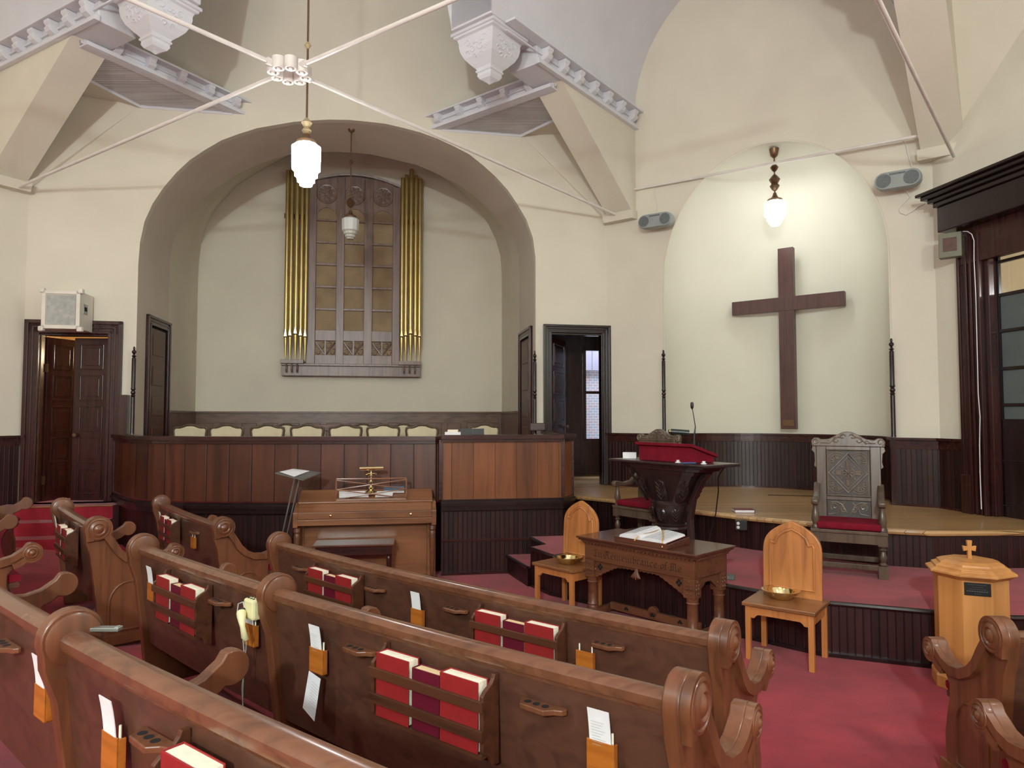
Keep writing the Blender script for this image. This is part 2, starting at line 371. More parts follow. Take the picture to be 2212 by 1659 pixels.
inner = aloop(FWi, [(366, 600), (367, 555), (373, 525), (388, 488), (415, 448), (468, 405), (522, 371), (575, 348), (625, 334), (700, 328), (743, 328), (807, 334), (907, 358), (991, 398), (1041, 438), (1081, 478), (1108, 515), (1121, 555), (1122, 600)])
back = aloop(FWb, [(428, 600), (430, 560), (438, 502), (468, 448), (515, 398), (568, 365), (615, 341), (660, 300), (743, 276), (830, 296), (895, 335), (954, 381), (1001, 418), (1041, 462), (1061, 495), (1074, 525), (1083, 560), (1084, 600)])
def sx(pl, px, y=900): return pl.sz(px, y)[0]
dl = (sx(FW, 82), sx(FW, 231), FW.sz(160, 721)[1]); dr = (sx(FW, 1191), sx(FW, 1302), FW.sz(1245, 720)[1])
pts = [(-.2, 0), (dl[0], 0), (dl[0], dl[2]), (dl[1], dl[2]), (dl[1], 0), (front[-1][0], 0)] + front[::-1] + [(front[0][0], 0), (dr[0], 0), (dr[0], dr[2]), (dr[1], dr[2]), (dr[1], 0), (8.72, 0), (8.72, TOP), (-.2, TOP)]
struct(wallpoly(FW, pts, .12).build('wall_front', M['plaster']))
A_ = [FW.p(a, z) for a, z in front]; B_ = [FWi.p(a, z) for a, z in inner]; K_ = [FWb.p(a, z) for a, z in back]
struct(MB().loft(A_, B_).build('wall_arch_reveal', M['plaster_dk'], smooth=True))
struct(MB().loft(B_, K_).build('wall_alcove_vault', M['plaster'], smooth=True))
struct(MB().poly(K_).build('wall_alcove_back', M['plaster']))
# apse wall with the niche
sl, sr = AW.sz(1435, 700)[0], AW.sz(1924, 700)[0]; sm, na = (sl + sr) / 2, (sr - sl) / 2
zs, zt = AW.sz(1680, 575)[1], AW.sz(1683, 302)[1]; nb = zt - zs; PF = .82; ND = 1.22
arcp = [(sm + na * math.cos(pi * i / 48), zs + nb * math.sin(pi * i / 48)) for i in range(49)]
struct(wallpoly(AW, [(-.1, 0), (sl, 0)] + arcp[::-1] + [(sr, 0), (4.73, 0), (4.73, TOP), (-.1, TOP)], .1).build('wall_apse', M['plaster']))
rings = []
for j in range(13):
    z = PF + (zs - PF) * j / 12; rings.append([AW.p(sm + na * math.sin(a), z, -ND * math.cos(a)) for a in [(-pi / 2 + pi * i / 40) for i in range(41)]])
for j in range(1, 17):
    b = pi / 2 * j / 16; rings.append([AW.p(sm + na * math.cos(b) * math.sin(a), zs + nb * math.sin(b), -ND * math.cos(b) * math.cos(a)) for a in [(-pi / 2 + pi * i / 40) for i in range(41)]])
struct(MB().lofts(rings, False, False).build('wall_niche', M['niche'], smooth=True))
struct(MB().tube([AW.p(a, z, .004) for a, z in [(sl, 1.69)] + arcp[::-1] + [(sr, 1.69)]], .012, 6).build('trim_niche_bead', M['plaster'], smooth=True))
# right wall, left wall, rest of the shell
rd = (sx(RW, 2140), 2.7, 4.22)
struct(wallpoly(RW, [(0, 0), (rd[0], 0), (rd[0], rd[2]), (rd[1], rd[2]), (rd[1], 0), (9.5, 0), (9.5, TOP), (0, TOP)], .12).build('wall_right', M['plaster']))
struct(wallpoly(LW, [(0, 0), (9, 0), (9, TOP), (0, TOP)], .12).build('wall_left', M['plaster']))
q = [LW.p(9, 0), Vector((-6.5, -6, 0)), Vector((5.5, -6, 0)), RW.p(9.5, 0)]
struct(MB().loft(q, [p + Vector((0, 0, TOP)) for p in q]).build('wall_rear', M['plaster']))
struct(MB().poly([Vector((x, y, TOP)) for x, y in ((-14, -7), (9, -7), (9, 13), (-14, 13))]).build('ceiling', M['white']))
# sloping carpeted floor, centred on the pulpit side
O = Vector((13.785, 20.813, 0)); R0, DR = 21.977, 1.0076
def fz(x, y): return max(0.0, .12 + (math.hypot(x - O.x, y - O.y) - R0) * .13 / DR)
xs = [-13 + .4 * i for i in range(54)]; ys = [-7 + .4 * i for i in range(47)]
m = MB(); m.add([(x, y, fz(x, y)) for y in ys for x in xs], [(j * 54 + i, j * 54 + i + 1, (j + 1) * 54 + i + 1, (j + 1) * 54 + i) for j in range(46) for i in range(53)])
struct(m.build('floor', M['carpet']))
# chancel platform (wood), middle level and steps (carpet)
e = [PZ(x, y, PF) for x, y in ((1236, 1069), (1316, 1077), (1400, 1088), (1491, 1100), (1560, 1108), (1620, 1115), (1750, 1127), (1911, 1141), (2012, 1146), (2212, 1145))]
edge3 = [Vector((.55, 10.6, PF)), Vector((.62, 10.1, PF))] + e + [Vector((5.9, 7.2, PF))]
slab = edge3 + [Vector((9.5, 7.2, PF)), Vector((9.5, 12.5, PF)), Vector((3, 14.4, PF)), Vector((.55, 14.4, PF))]
struct(MB().prism(slab, (0, 0, -.05)).build('floor_chancel', M['floorw']))
m = MB().tube([p + Vector((0, 0, -.028)) for p in edge3], .03, 8); struct(m.build('trim_chancel_nosing', M['floorw'], smooth=True))
m = MB(); ribbon(m, [(p.x + .04, p.y + .05) for p in edge3], 0, PF - .03, .01); struct(m.build('wall_chancel_riser', M['bead']))
ML = .44
me_ = [PZ(1141, 1156, ML), PZ(1179, 1175.6, ML), PZ(1146, 1181, ML), PZ(1191, 1197, ML), PZ(1250, 1214, ML), PZ(1771, 1302, .42), PZ(2009, 1323, .42), PZ(2191, 1336, .42)]
me_[4] = Vector((.95, 7.16, ML)); me_.insert(5, Vector((1.55, 6.66, ML))); me_.insert(6, Vector((1.98, 6.26, ML)))
me_ = [Vector((p.x, p.y, ML)) for p in me_] + [Vector((5.4, 5.35, ML)), Vector((6.3, 5.8, ML))]
midp = me_ + [Vector((6.3, 9.2, ML)), Vector((.2, 9.2, ML))]
struct(MB().prism(midp, (0, 0, -.03)).build('floor_middle_level', M['carpet']))
struct(MB().tube([p + Vector((0, 0, -.018)) for p in me_], .022, 8).build('trim_middle_nosing', M['black'], smooth=True))
m = MB(); ribbon(m, [(p.x, p.y) for p in me_], 0, ML - .02, -.02); struct(m.build('wall_middle_riser', M['bead']))
m = MB(); ribbon(m, [(p.x, p.y) for p in me_[2:]], 0, .03, .03); struct(m.build('baseboard_middle_riser', M['black']))
sa = [PZ(1092, 1196, .225), PZ(1140, 1224, .225), me_[2] + Vector((0, 0, .225 - ML))]
sp = sa + [me_[1] + Vector((0, 0, .225 - ML)), me_[0] + Vector((0, 0, .225 - ML))]
struct(MB().prism(sp, (0, 0, -.03)).build('floor_low_step', M['carpet']))
struct(MB().tube([p + Vector((0, 0, -.015)) for p in sa[:2]], .02, 8).build('trim_low_step_nosing', M['black'], smooth=True))
m = MB(); ribbon(m, [(p.x, p.y) for p in sa], 0, .2, -.02); struct(m.build('wall_low_step_riser', M['bead']))
# wainscots
def wains(name, pl, s0, s1, z0, z1, n=2):
    m = MB(); P = [pl.p(s0 + (s1 - s0) * i / (n - 1), 0, .001) for i in range(n)]
    sgn = 1 if (pl.n - Vector((pl.d.y, -pl.d.x, 0))).length < .1 else -1
    ribbon(m, P, z0, z1 - .14, .03 * sgn); struct(m.build(name + '_boards', M['bead']))
    m = MB(); ribbon(m, P, z1 - .14, z1 - .03, .045 * sgn); ribbon(m, P, z1 - .03, z1, .09 * sgn); ribbon(m, P, z0, z0 + .03, .05 * sgn); struct(m.build('trim_' + name, M['darkh'], bev=.008))
WZ = 1.675
struct(MB().prism([AW.p(sr - .03, PF, .01), AW.p(sr + .03, PF, .01), AW.p(sr + .03, WZ, .01), AW.p(sr - .03, WZ, .01)], AW.n * .05).build('trim_niche_wainscot_edge', M['dark']))
struct(MB().prism([AW.p(sl - .03, PF, .01), AW.p(sl + .03, PF, .01), AW.p(sl + .03, WZ, .01), AW.p(sl - .03, WZ, .01)], AW.n * .05).build('trim_niche_wainscot_edge', M['dark']))
wains('wall_wainscot_right', AW, sr + .02, 4.7, PF, WZ); wains('wall_wainscot_apse', AW, .02, sl - .02, PF, WZ)
wains('wall_wainscot_corner', RW, 0, sx(RW, 2092), PF, WZ); wains('wall_wainscot_left', LW, .03, 4, .3, WZ)
wains('wall_wainscot_door', FW, .02, sx(FW, 60), .3, WZ); wains('wall_wainscot_pier', FW, sx(FW, 248), front[-1][0] - .02, .5, WZ)
def nichepath(k): return [AW.p(sm + na * k * math.sin(a), 0, -ND * k * math.cos(a)) for a in [(-pi / 2 + pi * i / 48) for i in range(49)]]
m = MB(); ribbon(m, nichepath(.985), PF, WZ - .13, -.02); struct(m.build('wall_wainscot_niche', M['bead'], smooth=False))
m = MB(); ribbon(m, nichepath(.97), WZ - .13, WZ - .03, -.03); ribbon(m, nichepath(.975), WZ - .03, WZ, .045); ribbon(m, nichepath(.97), PF, PF + .025, .02); struct(m.build('trim_niche_wainscot', M['darkh']))
# alcove floor and back wainscot
al_ = [FW.p(front[-1][0], ZB), FWi.p(inner[-1][0], ZB), FWb.p(back[-1][0], ZB), FWb.p(back[0][0], ZB), FWi.p(inner[0][0], ZB), FW.p(front[0][0], ZB)]
chl = [PZ(x, y, .81) for x, y in ((246, 1071), (262, 1079), (278, 1085), (300, 1089), (329, 1092), (400, 1094.5), (500, 1095.5), (629, 1096), (800, 1095.5), (940, 1095), (957, 1094))]
chb = [Vector((-.87, 8.69, 0)), Vector((-.87, 8.55, 0)), PZ(1216, 1084, .87), PZ(1236, 1077, .87), Vector((.60, 11.2, 0))]
fl = [Vector((p.x, p.y, ZB)) for p in [al_[0], FW.p(sx(FW, 250), 0)] + chl + chb + [al_[-1]]] + [al_[4], al_[3], al_[2], al_[1]]
struct(MB().prism(fl, (0, 0, -.06)).build('floor_choir_loft', M['carpet']))
zw = FWb.sz(743, 889)[1]
bp = [FWi.p(inner[-1][0] + .01, 0, -.02), FWb.p(back[-1][0] + .01, 0, .01), FWb.p(back[0][0] - .01, 0, .01), FWi.p(inner[0][0] - .01, 0, -.02)]
m = MB(); ribbon(m, bp, ZB, zw - .03, .03); ribbon(m, bp, zw - .035, zw, .07); ribbon(m, bp, ZB, ZB + .15, .05); struct(m.build('wall_wainscot_alcove', M['wains']))
wl = back[0][0] - back[-1][0]; m = MB()
for i in range(15):
    a = back[-1][0] + wl * (i + .5) / 15
    m.box(FWb.p(a, zw - .62, .05), (wl / 15 - .12, .02, .78), Matrix.Rotation(A0, 3, 'Z'))
struct(m.build('trim_alcove_panels', M['wains'], bev=.01))
# choir parapet: curved left run, projecting right box
for nm, path, z0, z1, mt in (('curved', chl, .81, 1.69, 'choirp'), ('projecting', chb, .87, 1.715, 'choirb')):
    t = thing('choir_parapet', 'long curved dark red panelled choir parapet left of the organist bench' if nm == 'curved' else 'orange brown plank choir parapet box projecting beside the chancel steps', 'parapet', (path[3].x if nm == 'curved' else 0, path[3].y if nm == 'curved' else 8.7, z0))
    t['label'] = 'long curved red-brown panelled choir parapet behind the piano' if nm == 'curved' else t['label']
    # smooth path
    Pq = [Vector((p.x, p.y, 0)) for p in path]
    m = MB(); ribbon(m, Pq, z0 + .05, z1 - .09, -.04); m.build('panelling', M[mt], t)
    m = MB(); ribbon(m, Pq, z1 - .05, z1, .06); ribbon(m, Pq, z1 - .05, z1, -.14); ribbon(m, Pq, z1 - .09, z1 - .05, .03); m.build('top_rail', M['darkh'], t, bev=.01)
    m = MB(); ribbon(m, Pq, z0 - .02, z0 + .02, .05); ribbon(m, Pq, z0 + .02, z0 + .055, .025); ribbon(m, Pq, z0 - .08, z0 - .02, .025); m.build('base_moulding', M['black'], t, bev=.008)
    if nm == 'projecting':
        for a, k in ((1, 1), (2, .0), (3, 0)):
            p = Pq[a]; m = MB().box((p.x, p.y - .0, (z0 + z1) / 2), (.045, .045, z1 - z0 - .12)); m.build('corner_post', M['darkh'], t)
    m = MB(); ribbon(m, [(p.x, p.y + .05) for p in Pq], 0, z0 - .05, -.04); m.build('base_boards', M['bead'], t)
    if nm == 'projecting':
        m = MB(); ribbon(m, [(p.x, p.y + .05) for p in Pq[1:3]], .405, .43, .02); ribbon(m, [(p.x, p.y + .05) for p in Pq[1:3]], 0, .03, .03); m.build('base_rail', M['darkh'], t)

# ------------------------------------------------------------------ door surrounds, doors, rooms beyond
def casing(name, pl, s0, s1, z0, z1, w, mat, th=.06, flip=1):
    m = MB()
    for k, (a, b, d) in enumerate(((0, w, th * .55), (0, w * .28, th), (w * .78, w, th * .85), (w * .45, w * .6, th * .75))):
        o0, o1 = s0 - w, s1 + w
        for A, B in ((o0 + a, o0 + b), (o1 - b, o1 - a)):
            m.prism([pl.p(A, z0, 0), pl.p(B, z0, 0), pl.p(B, z1 + w - a if False else z1 + w - a, 0), pl.p(A, z1 + w - a, 0)], pl.n * d)
        m.prism([pl.p(o0 + a, z1 + w - b, 0), pl.p(o1 - a, z1 + w - b, 0), pl.p(o1 - a, z1 + w - a, 0), pl.p(o0 + a, z1 + w - a, 0)], pl.n * d)
    # jamb lining
    for A in (s0, s1): m.prism([pl.p(A - .015, z0), pl.p(A + .015, z0), pl.p(A + .015, z1), pl.p(A - .015, z1)], -pl.n * .16)
    m.prism([pl.p(s0, z1 - .03), pl.p(s1, z1 - .03), pl.p(s1, z1), pl.p(s0, z1)], -pl.n * .16)
    return struct(m.build(name, M[mat], bev=.006))
def leaf(name, hinge, ang, wd, z0, z1, npan, mat, knob=None, arch=False, kside=1):
    """door leaf from the hinge point, in direction ang"""
    d = Vector((math.cos(ang), math.sin(ang), 0)); n = Vector((-d.y, d.x, 0)); R = Matrix.Rotation(ang, 3, 'Z')
    m = MB().box(hinge + d * wd / 2 + Vector((0, 0, (z0 + z1) / 2)), (wd, .035, z1 - z0), R)
    g = .1; hh = (z1 - z0 - g) / npan
    for i in range(npan):
        zc = z0 + g + hh * (i + .5) - g / 2
        for sgn in (-1, 1):
            c = hinge + d * wd / 2 + n * .019 * sgn + Vector((0, 0, zc))
            for dx, dz, sx_, sz_ in ((0, hh / 2 - g / 2, wd - .2, .018), (0, -hh / 2 + g / 2, wd - .2, .018), (wd / 2 - .1, 0, .018, hh - g), (-wd / 2 + .1, 0, .018, hh - g)):
                m.box(c + d * dx + Vector((0, 0, dz)), (sx_, .022, sz_), R)
            m.box(c, (wd - .3, .016, hh - g - .1), R)
    o = struct(m.build(name, M[mat], bev=.004))
    k = MB()
    for sgn in (-1, 1): k.lathe([(.012, 0), (.012, .03), (.03, .035), (.034, .05), (.026, .065), (0, .068)], hinge + d * (wd - .06) + n * .017 * sgn + Vector((0, 0, z0 + .95)), 14, n * sgn, True)
    ko = k.build('door_handle', M['bronze'], smooth=True); ko.parent = o
    h = MB()
    for zz in (z0 + .3, z1 - .45): h.box(hinge + d * .0 + Vector((0, 0, zz)), (.03, .06, .12), R)
    h.build('hinge', M['bronze'], o)
    return o
ZL = .72
cw = sx(FW, 248) - sx(FW, 231)
casing('trim_1', FW, dl[0], dl[1], ZL - .05, dl[2], .19, 'dark')
hp = FW.p(dl[1] - .02, 0, -.15); leaf('door_1', Vector((hp.x, hp.y, 0)), pi + A0 - .16, .52, ZL, dl[2] - .04, 5, 'dark')
hp = FW.p(dl[0] + .02, 0, -.15); leaf('door_2', Vector((hp.x, hp.y, 0)), A0 + 1.12, .52, ZL, dl[2] - .04, 5, 'dark')
struct(MB().prism([FW.p(a, ZL, b) for a, b in ((-.6, -2.7), (1.3, -2.7), (1.45, .0), (dl[1] + .1, .2), (dl[0] - .1, .2), (-.6, -.1))], (0, 0, -.06)).build('floor_vestibule', M['carpet']))
q = [FW.p(-.6, 0, -.12), FW.p(-.6, 0, -2.6), FW.p(1.30, 0, -2.6), FW.p(1.45, 0, -.12)]
m = MB().loft([p + Vector((0, 0, .6)) for p in q], [p + Vector((0, 0, 3.5)) for p in q]); m.poly([p + Vector((0, 0, 3.5)) for p in q]); struct(m.build('wall_vestibule', M['warmwall']))
# steps in the left aisle up to the door
for i, (o1, zz) in enumerate(((.55, ZL), (.85, .55), (1.15, .38))):
    a0, a1 = dl[0] - .3, dl[1] + .3
    m = MB().prism([FW.p(a0, 0, 0), FW.p(a1, 0, 0), FW.p(a1, 0, o1), FW.p(a0, 0, o1)], (0, 0, zz)); struct(m.build('floor_aisle_step', M['carpet']))
    if i == 0: struct(MB().tube([FW.p(a0, zz, o1), FW.p(a1, zz, o1)], .012, 6).build('trim_aisle_step', M['lightoakh']))
casing('trim_2', FW, dr[0], dr[1], PF, dr[2], .135, 'black')
hp = FW.p(dr[0] + .03, 0, -.14); leaf('door_3', Vector((hp.x, hp.y, 0)), A0 + 1.02, .80, PF, dr[2] - .05, 5, 'dark')
# passage behind the right-hand door with the window onto a brick wall
wy = FW.sh(-1.9)
wsl, wsr = wy.sz(1262, 850)[0], wy.sz(1301, 850)[0] + .25; wz0, wz1 = wy.sz(1280, 950)[1], wy.sz(1280, 752)[1]
PL = front[0][0] + .05
q = [FW.p(PL, 0, -.12), wy.p(PL, 0), wy.p(wsl, 0)]
q2 = [wy.p(wsr, 0), wy.p(dr[1] + .9, 0), FW.p(dr[1] + .9, 0, -.12)]
m = MB()
for a, b, z0, z1 in ((0, 1, 0, 3.7),): m.loft([p + Vector((0, 0, z0)) for p in q[:2]], [p + Vector((0, 0, z1)) for p in q[:2]])
m.prism([wy.p(a, z) for a, z in ((PL, .7), (dr[1] + .9, .7), (dr[1] + .9, wz0), (wsl, wz0), (wsl, wz1), (wsr, wz1), (wsr, wz0), (dr[1] + .9, wz0), (dr[1] + .9, 3.7), (PL, 3.7))], -wy.n * .1)
m.loft([p + Vector((0, 0, 0)) for p in q2[1:]], [p + Vector((0, 0, 3.7)) for p in q2[1:]])
m.poly([p + Vector((0, 0, 3.7)) for p in (q[0], q[1], q2[1], q2[2])])
struct(m.build('wall_passage', M['dark']))
m = MB(); zm = wy.sz(1280, 848)[1]
for a, b, c, d in ((wsl - .03, wsl + .03, wz0, wz1), (wsr - .03, wsr + .03, wz0, wz1), (wsl, wsr, wz0 - .12, wz0 + .02), (wsl, wsr, zm - .025, zm + .025), (wsl, wsr, wz1 - .05, wz1 + .03)):
    m.prism([wy.p(a, c, .03), wy.p(b, c, .03), wy.p(b, d, .03), wy.p(a, d, .03)], -wy.n * .1)
wo = struct(m.build('window_1', M['dark'])); m = MB().prism([wy.p(wsl, wz0, -.04), wy.p(wsr, wz0, -.04), wy.p(wsr, wz1, -.04), wy.p(wsl, wz1, -.04)], -wy.n * .005); m.build('pane', M['glass'], wo)
by = FW.sh(-4.2); bz = by.sz(1280, 800)[1]
o = tag(MB().prism([by.p(dr[0] - 2, 0), by.p(dr[1] + 2.5, 0), by.p(dr[1] + 2.5, bz), by.p(dr[0] - 2, bz)], -by.n * .2).build('brick_wall', M['brick']), 'whitewashed brick wall seen through the narrow passage window', 'wall')
m = MB()
for i in range(28): m.prism([by.p(dr[0] - 2 + i * .2, bz, .05), by.p(dr[0] - 2 + i * .2 + .185, bz, .05), by.p(dr[0] - 2 + i * .2 + .185, bz + 1.7, .05), by.p(dr[0] - 2 + i * .2, bz + 1.7, .05)], -by.n * .04)
tag(m.build('siding_panel', M['siding']), 'pale lilac vertical siding above the brick wall outside the window', 'siding')
# doorways in the arch reveal, left and right of the choir
LJ = Pl(FW.p(front[-1][0], 0), (FWi.p(inner[-1][0], 0) - FW.p(front[-1][0], 0)), FW.d)
RJ = Pl(FW.p(front[0][0], 0), (FWi.p(inner[0][0], 0) - FW.p(front[0][0], 0)), -FW.d)
for k, (pl, pa, pb, pt) in enumerate(((LJ, 318, 362, (330, 705)), (RJ, 1125, 1146, (1140, 728)))):
    s0, s1 = sorted((pl.sz(pa, 850)[0], pl.sz(pb, 850)[0])); zt_ = pl.sz(*pt)[1]
    s0 = max(.16, s0); s1 = min(D1 - .12, s1)
    casing('trim_%d' % (4 + k), pl, s0, s1, ZB, zt_, .15, 'dark', .05)
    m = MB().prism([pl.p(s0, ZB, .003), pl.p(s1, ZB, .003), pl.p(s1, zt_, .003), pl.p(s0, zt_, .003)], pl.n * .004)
    m2 = MB().prism([pl.p(s0 + .02, ZB, .008), pl.p(s1 - .1, ZB, .008), pl.p(s1 - .1, zt_ - .04, .008), pl.p(s0 + .02, zt_ - .04, .008)], pl.n * .02)
    for i in range(5):
        zc = ZB + .12 + i * (zt_ - ZB - .1) / 5
        m2.prism([pl.p(s0 + .12, zc, .02), pl.p(s1 - .2, zc, .02), pl.p(s1 - .2, zc + .3, .02), pl.p(s0 + .12, zc + .3, .02)], pl.n * .02)
    struct(m2.build('door_%d' % (4 + k), M['rack'], bev=.005)); struct(m.build('wall_doorway_shade_%d' % (4 + k), M['void']))  # thin near-black sheet paints the doorway's dark interior
# right wall: doorway with crown, glazed door, room beyond
def rb(m, a0, a1, z0, z1, o0, o1): m.prism([RW.p(a0, z0, o0), RW.p(a1, z0, o0), RW.p(a1, z1, o0), RW.p(a0, z1, o0)], RW.n * (o1 - o0))
m = MB(); c0 = sx(RW, 2090)
for a, b, d in ((0, 1, .06), (0, .12, .1), (.3, .42, .09), (.52, .62, .09), (.72, .8, .085), (.9, 1, .1)):
    w_ = rd[0] - c0; rb(m, c0 + a * w_, c0 + b * w_, PF, 4.05, 0, d)
rb(m, c0, c0 + .13, PF, PF + .45, 0, .12)
rb(m, c0, 3.1, 3.72, 4.3, .0, .08); rb(m, rd[0] - .01, rd[0] + .05, PF, 4.2, -.14, .02)
struct(m.build('trim_7', M['dark'], bev=.006))
pr = RW.sh(.26); sA, zA = pr.sz(2023, 449); zC = pr.sz(2023, 504)[1]; zT = pr.sz(2013, 428)[1]
m = MB(); rb(m, sA, 3.4, zC, zA, 0, .26); fas = struct(m.build('trim_8', M['black'], bev=.01))
m = MB()
for i, (o_, zz0, zz1) in enumerate(((.29, 0, .3), (.33, .3, .55), (.38, .55, .8), (.42, .8, 1))):
    h = zT - zA + .05; rb(m, sA - (o_ - .26) * 1.0, 3.4, zA + h * zz0, zA + h * zz1, -.0, o_)
struct(m.build('trim_9', M['black'], bev=.01))
m = MB(); d0, d1 = rd[0] + .02, 2.6; dz0, dz1 = PF, 4.0; pl = RW.sh(-.1)
def pb(m, a0, a1, z0, z1, o0=-.02, o1=.02): m.prism([pl.p(a0, z0, o0), pl.p(a1, z0, o0), pl.p(a1, z1, o0), pl.p(a0, z1, o0)], pl.n * (o1 - o0))
zp = pl.sz(2170, 905)[1]; pb(m, d0, d1, PF, zp)
zr = [pl.sz(2160, y)[1] for y in (875, 797, 716, 638, 566, 520)]
zr = [zp] + [z for z in zr if z > zp] 
for z in zr[1:]: pb(m, d0, d1, z - .018, z + .018)
pb(m, d0, d1, zr[-1] + .2, 4.1); sv = [d0 + .04, sx(pl, 2163), sx(pl, 2163) + .42, sx(pl, 2163) + .84]
for a in sv: pb(m, a - .02, a + .02, zp, zr[-1] + .25)
pb(m, d0, d0 + .06, PF, 4.1)
for i in range(2):
    for zz in ((PF + .12, PF + .62), ):
        a = sx(pl, 2158) + i * .6; 
        for q_ in ((a, a + .4, zz[0], zz[0] + .02), (a, a + .4, zz[1], zz[1] + .02), (a, a + .02, zz[0], zz[1]), (a + .4, a + .42, zz[0], zz[1] + .02)): pb(m, *q_, .02, .032)
dro = struct(m.build('door_6', M['black'], bev=.004))
m = MB(); pb(m, d0, d1, zp, zr[4], -.006, .0); m.build('frosted_pane', M['frost'], dro)
m = MB(); pb(m, d0, d1, zr[4], zr[-1] + .2, -.006, .0); m.build('clear_pane', M['glass'], dro)
q = [RW.p(-.1, 0, -.12), RW.p(-.1, 0, -3), RW.p(3.2, 0, -3), RW.p(3.2, 0, -.12)]
m = MB().loft([p + Vector((0, 0, .5)) for p in q], [p + Vector((0, 0, 5)) for p in q]); m.poly([p + Vector((0, 0, 5)) for p in q]); struct(m.build('wall_corridor', M['corr']))

# ------------------------------------------------------------------ corner brackets, cornices, vault haunches, pendants
F1 = Vector((2.016, 11.157, 0)); Bk = -N; Lt = -U
N1 = Pl(F1, Bk, U)
smid = 2.58; Cb = AW.p(smid, 0)
Mf = (Vector((C0[0], C0[1], 0)) + Vector((C1[0], C1[1], 0))) / 2; fd = Vector((FD[0], FD[1], 0))
def mirror(c, along):
    """reflect across the vertical plane through c that is normal to `along`"""
    return lambda p: Vector(p) - along * (2 * (Vector((p[0], p[1], 0)) - c).dot(along))
T0 = lambda p: Vector(p); TF = mirror(Mf, fd); TB = mirror(Cb, U)
zc1 = N1.sz(1377, 249)[1]; zcb = N1.sz(1352, 263)[1]; zst = N1.sz(1214, 173)[1]; tst = N1.sz(1214, 173)[0]; zft = N1.sz(1362, 466)[1]
def q(t, w_, z): return F1 + Bk * t + Lt * w_ + Vector((0, 0, z))
S_t, S_w = 2.16, .39; Sp = Pl(q(S_t, S_w, 0), Lt, Bk)
zs1 = Sp.sz(932, 254)[1]; zs0 = Sp.sz(964, 271)[1]; slen = 2.1
def modillion(m, T, o, along, outw, z, s=.1, h=.15):
    """scrolled bracket block: o = point on the face"""
    prof = [(0, 0), (.02, -.01), (s * .9, h * .18), (s * 1.15, h * .4), (s * .95, h * .62), (s * 1.2, h * .8), (s * 1.2, h), (0, h)]
    A = [T(o + outw * a + Vector((0, 0, z + b))) for a, b in prof]; Bq = [T(o + along * s + outw * a + Vector((0, 0, z + b))) for a, b in prof]
    m.lofts([A, Bq])
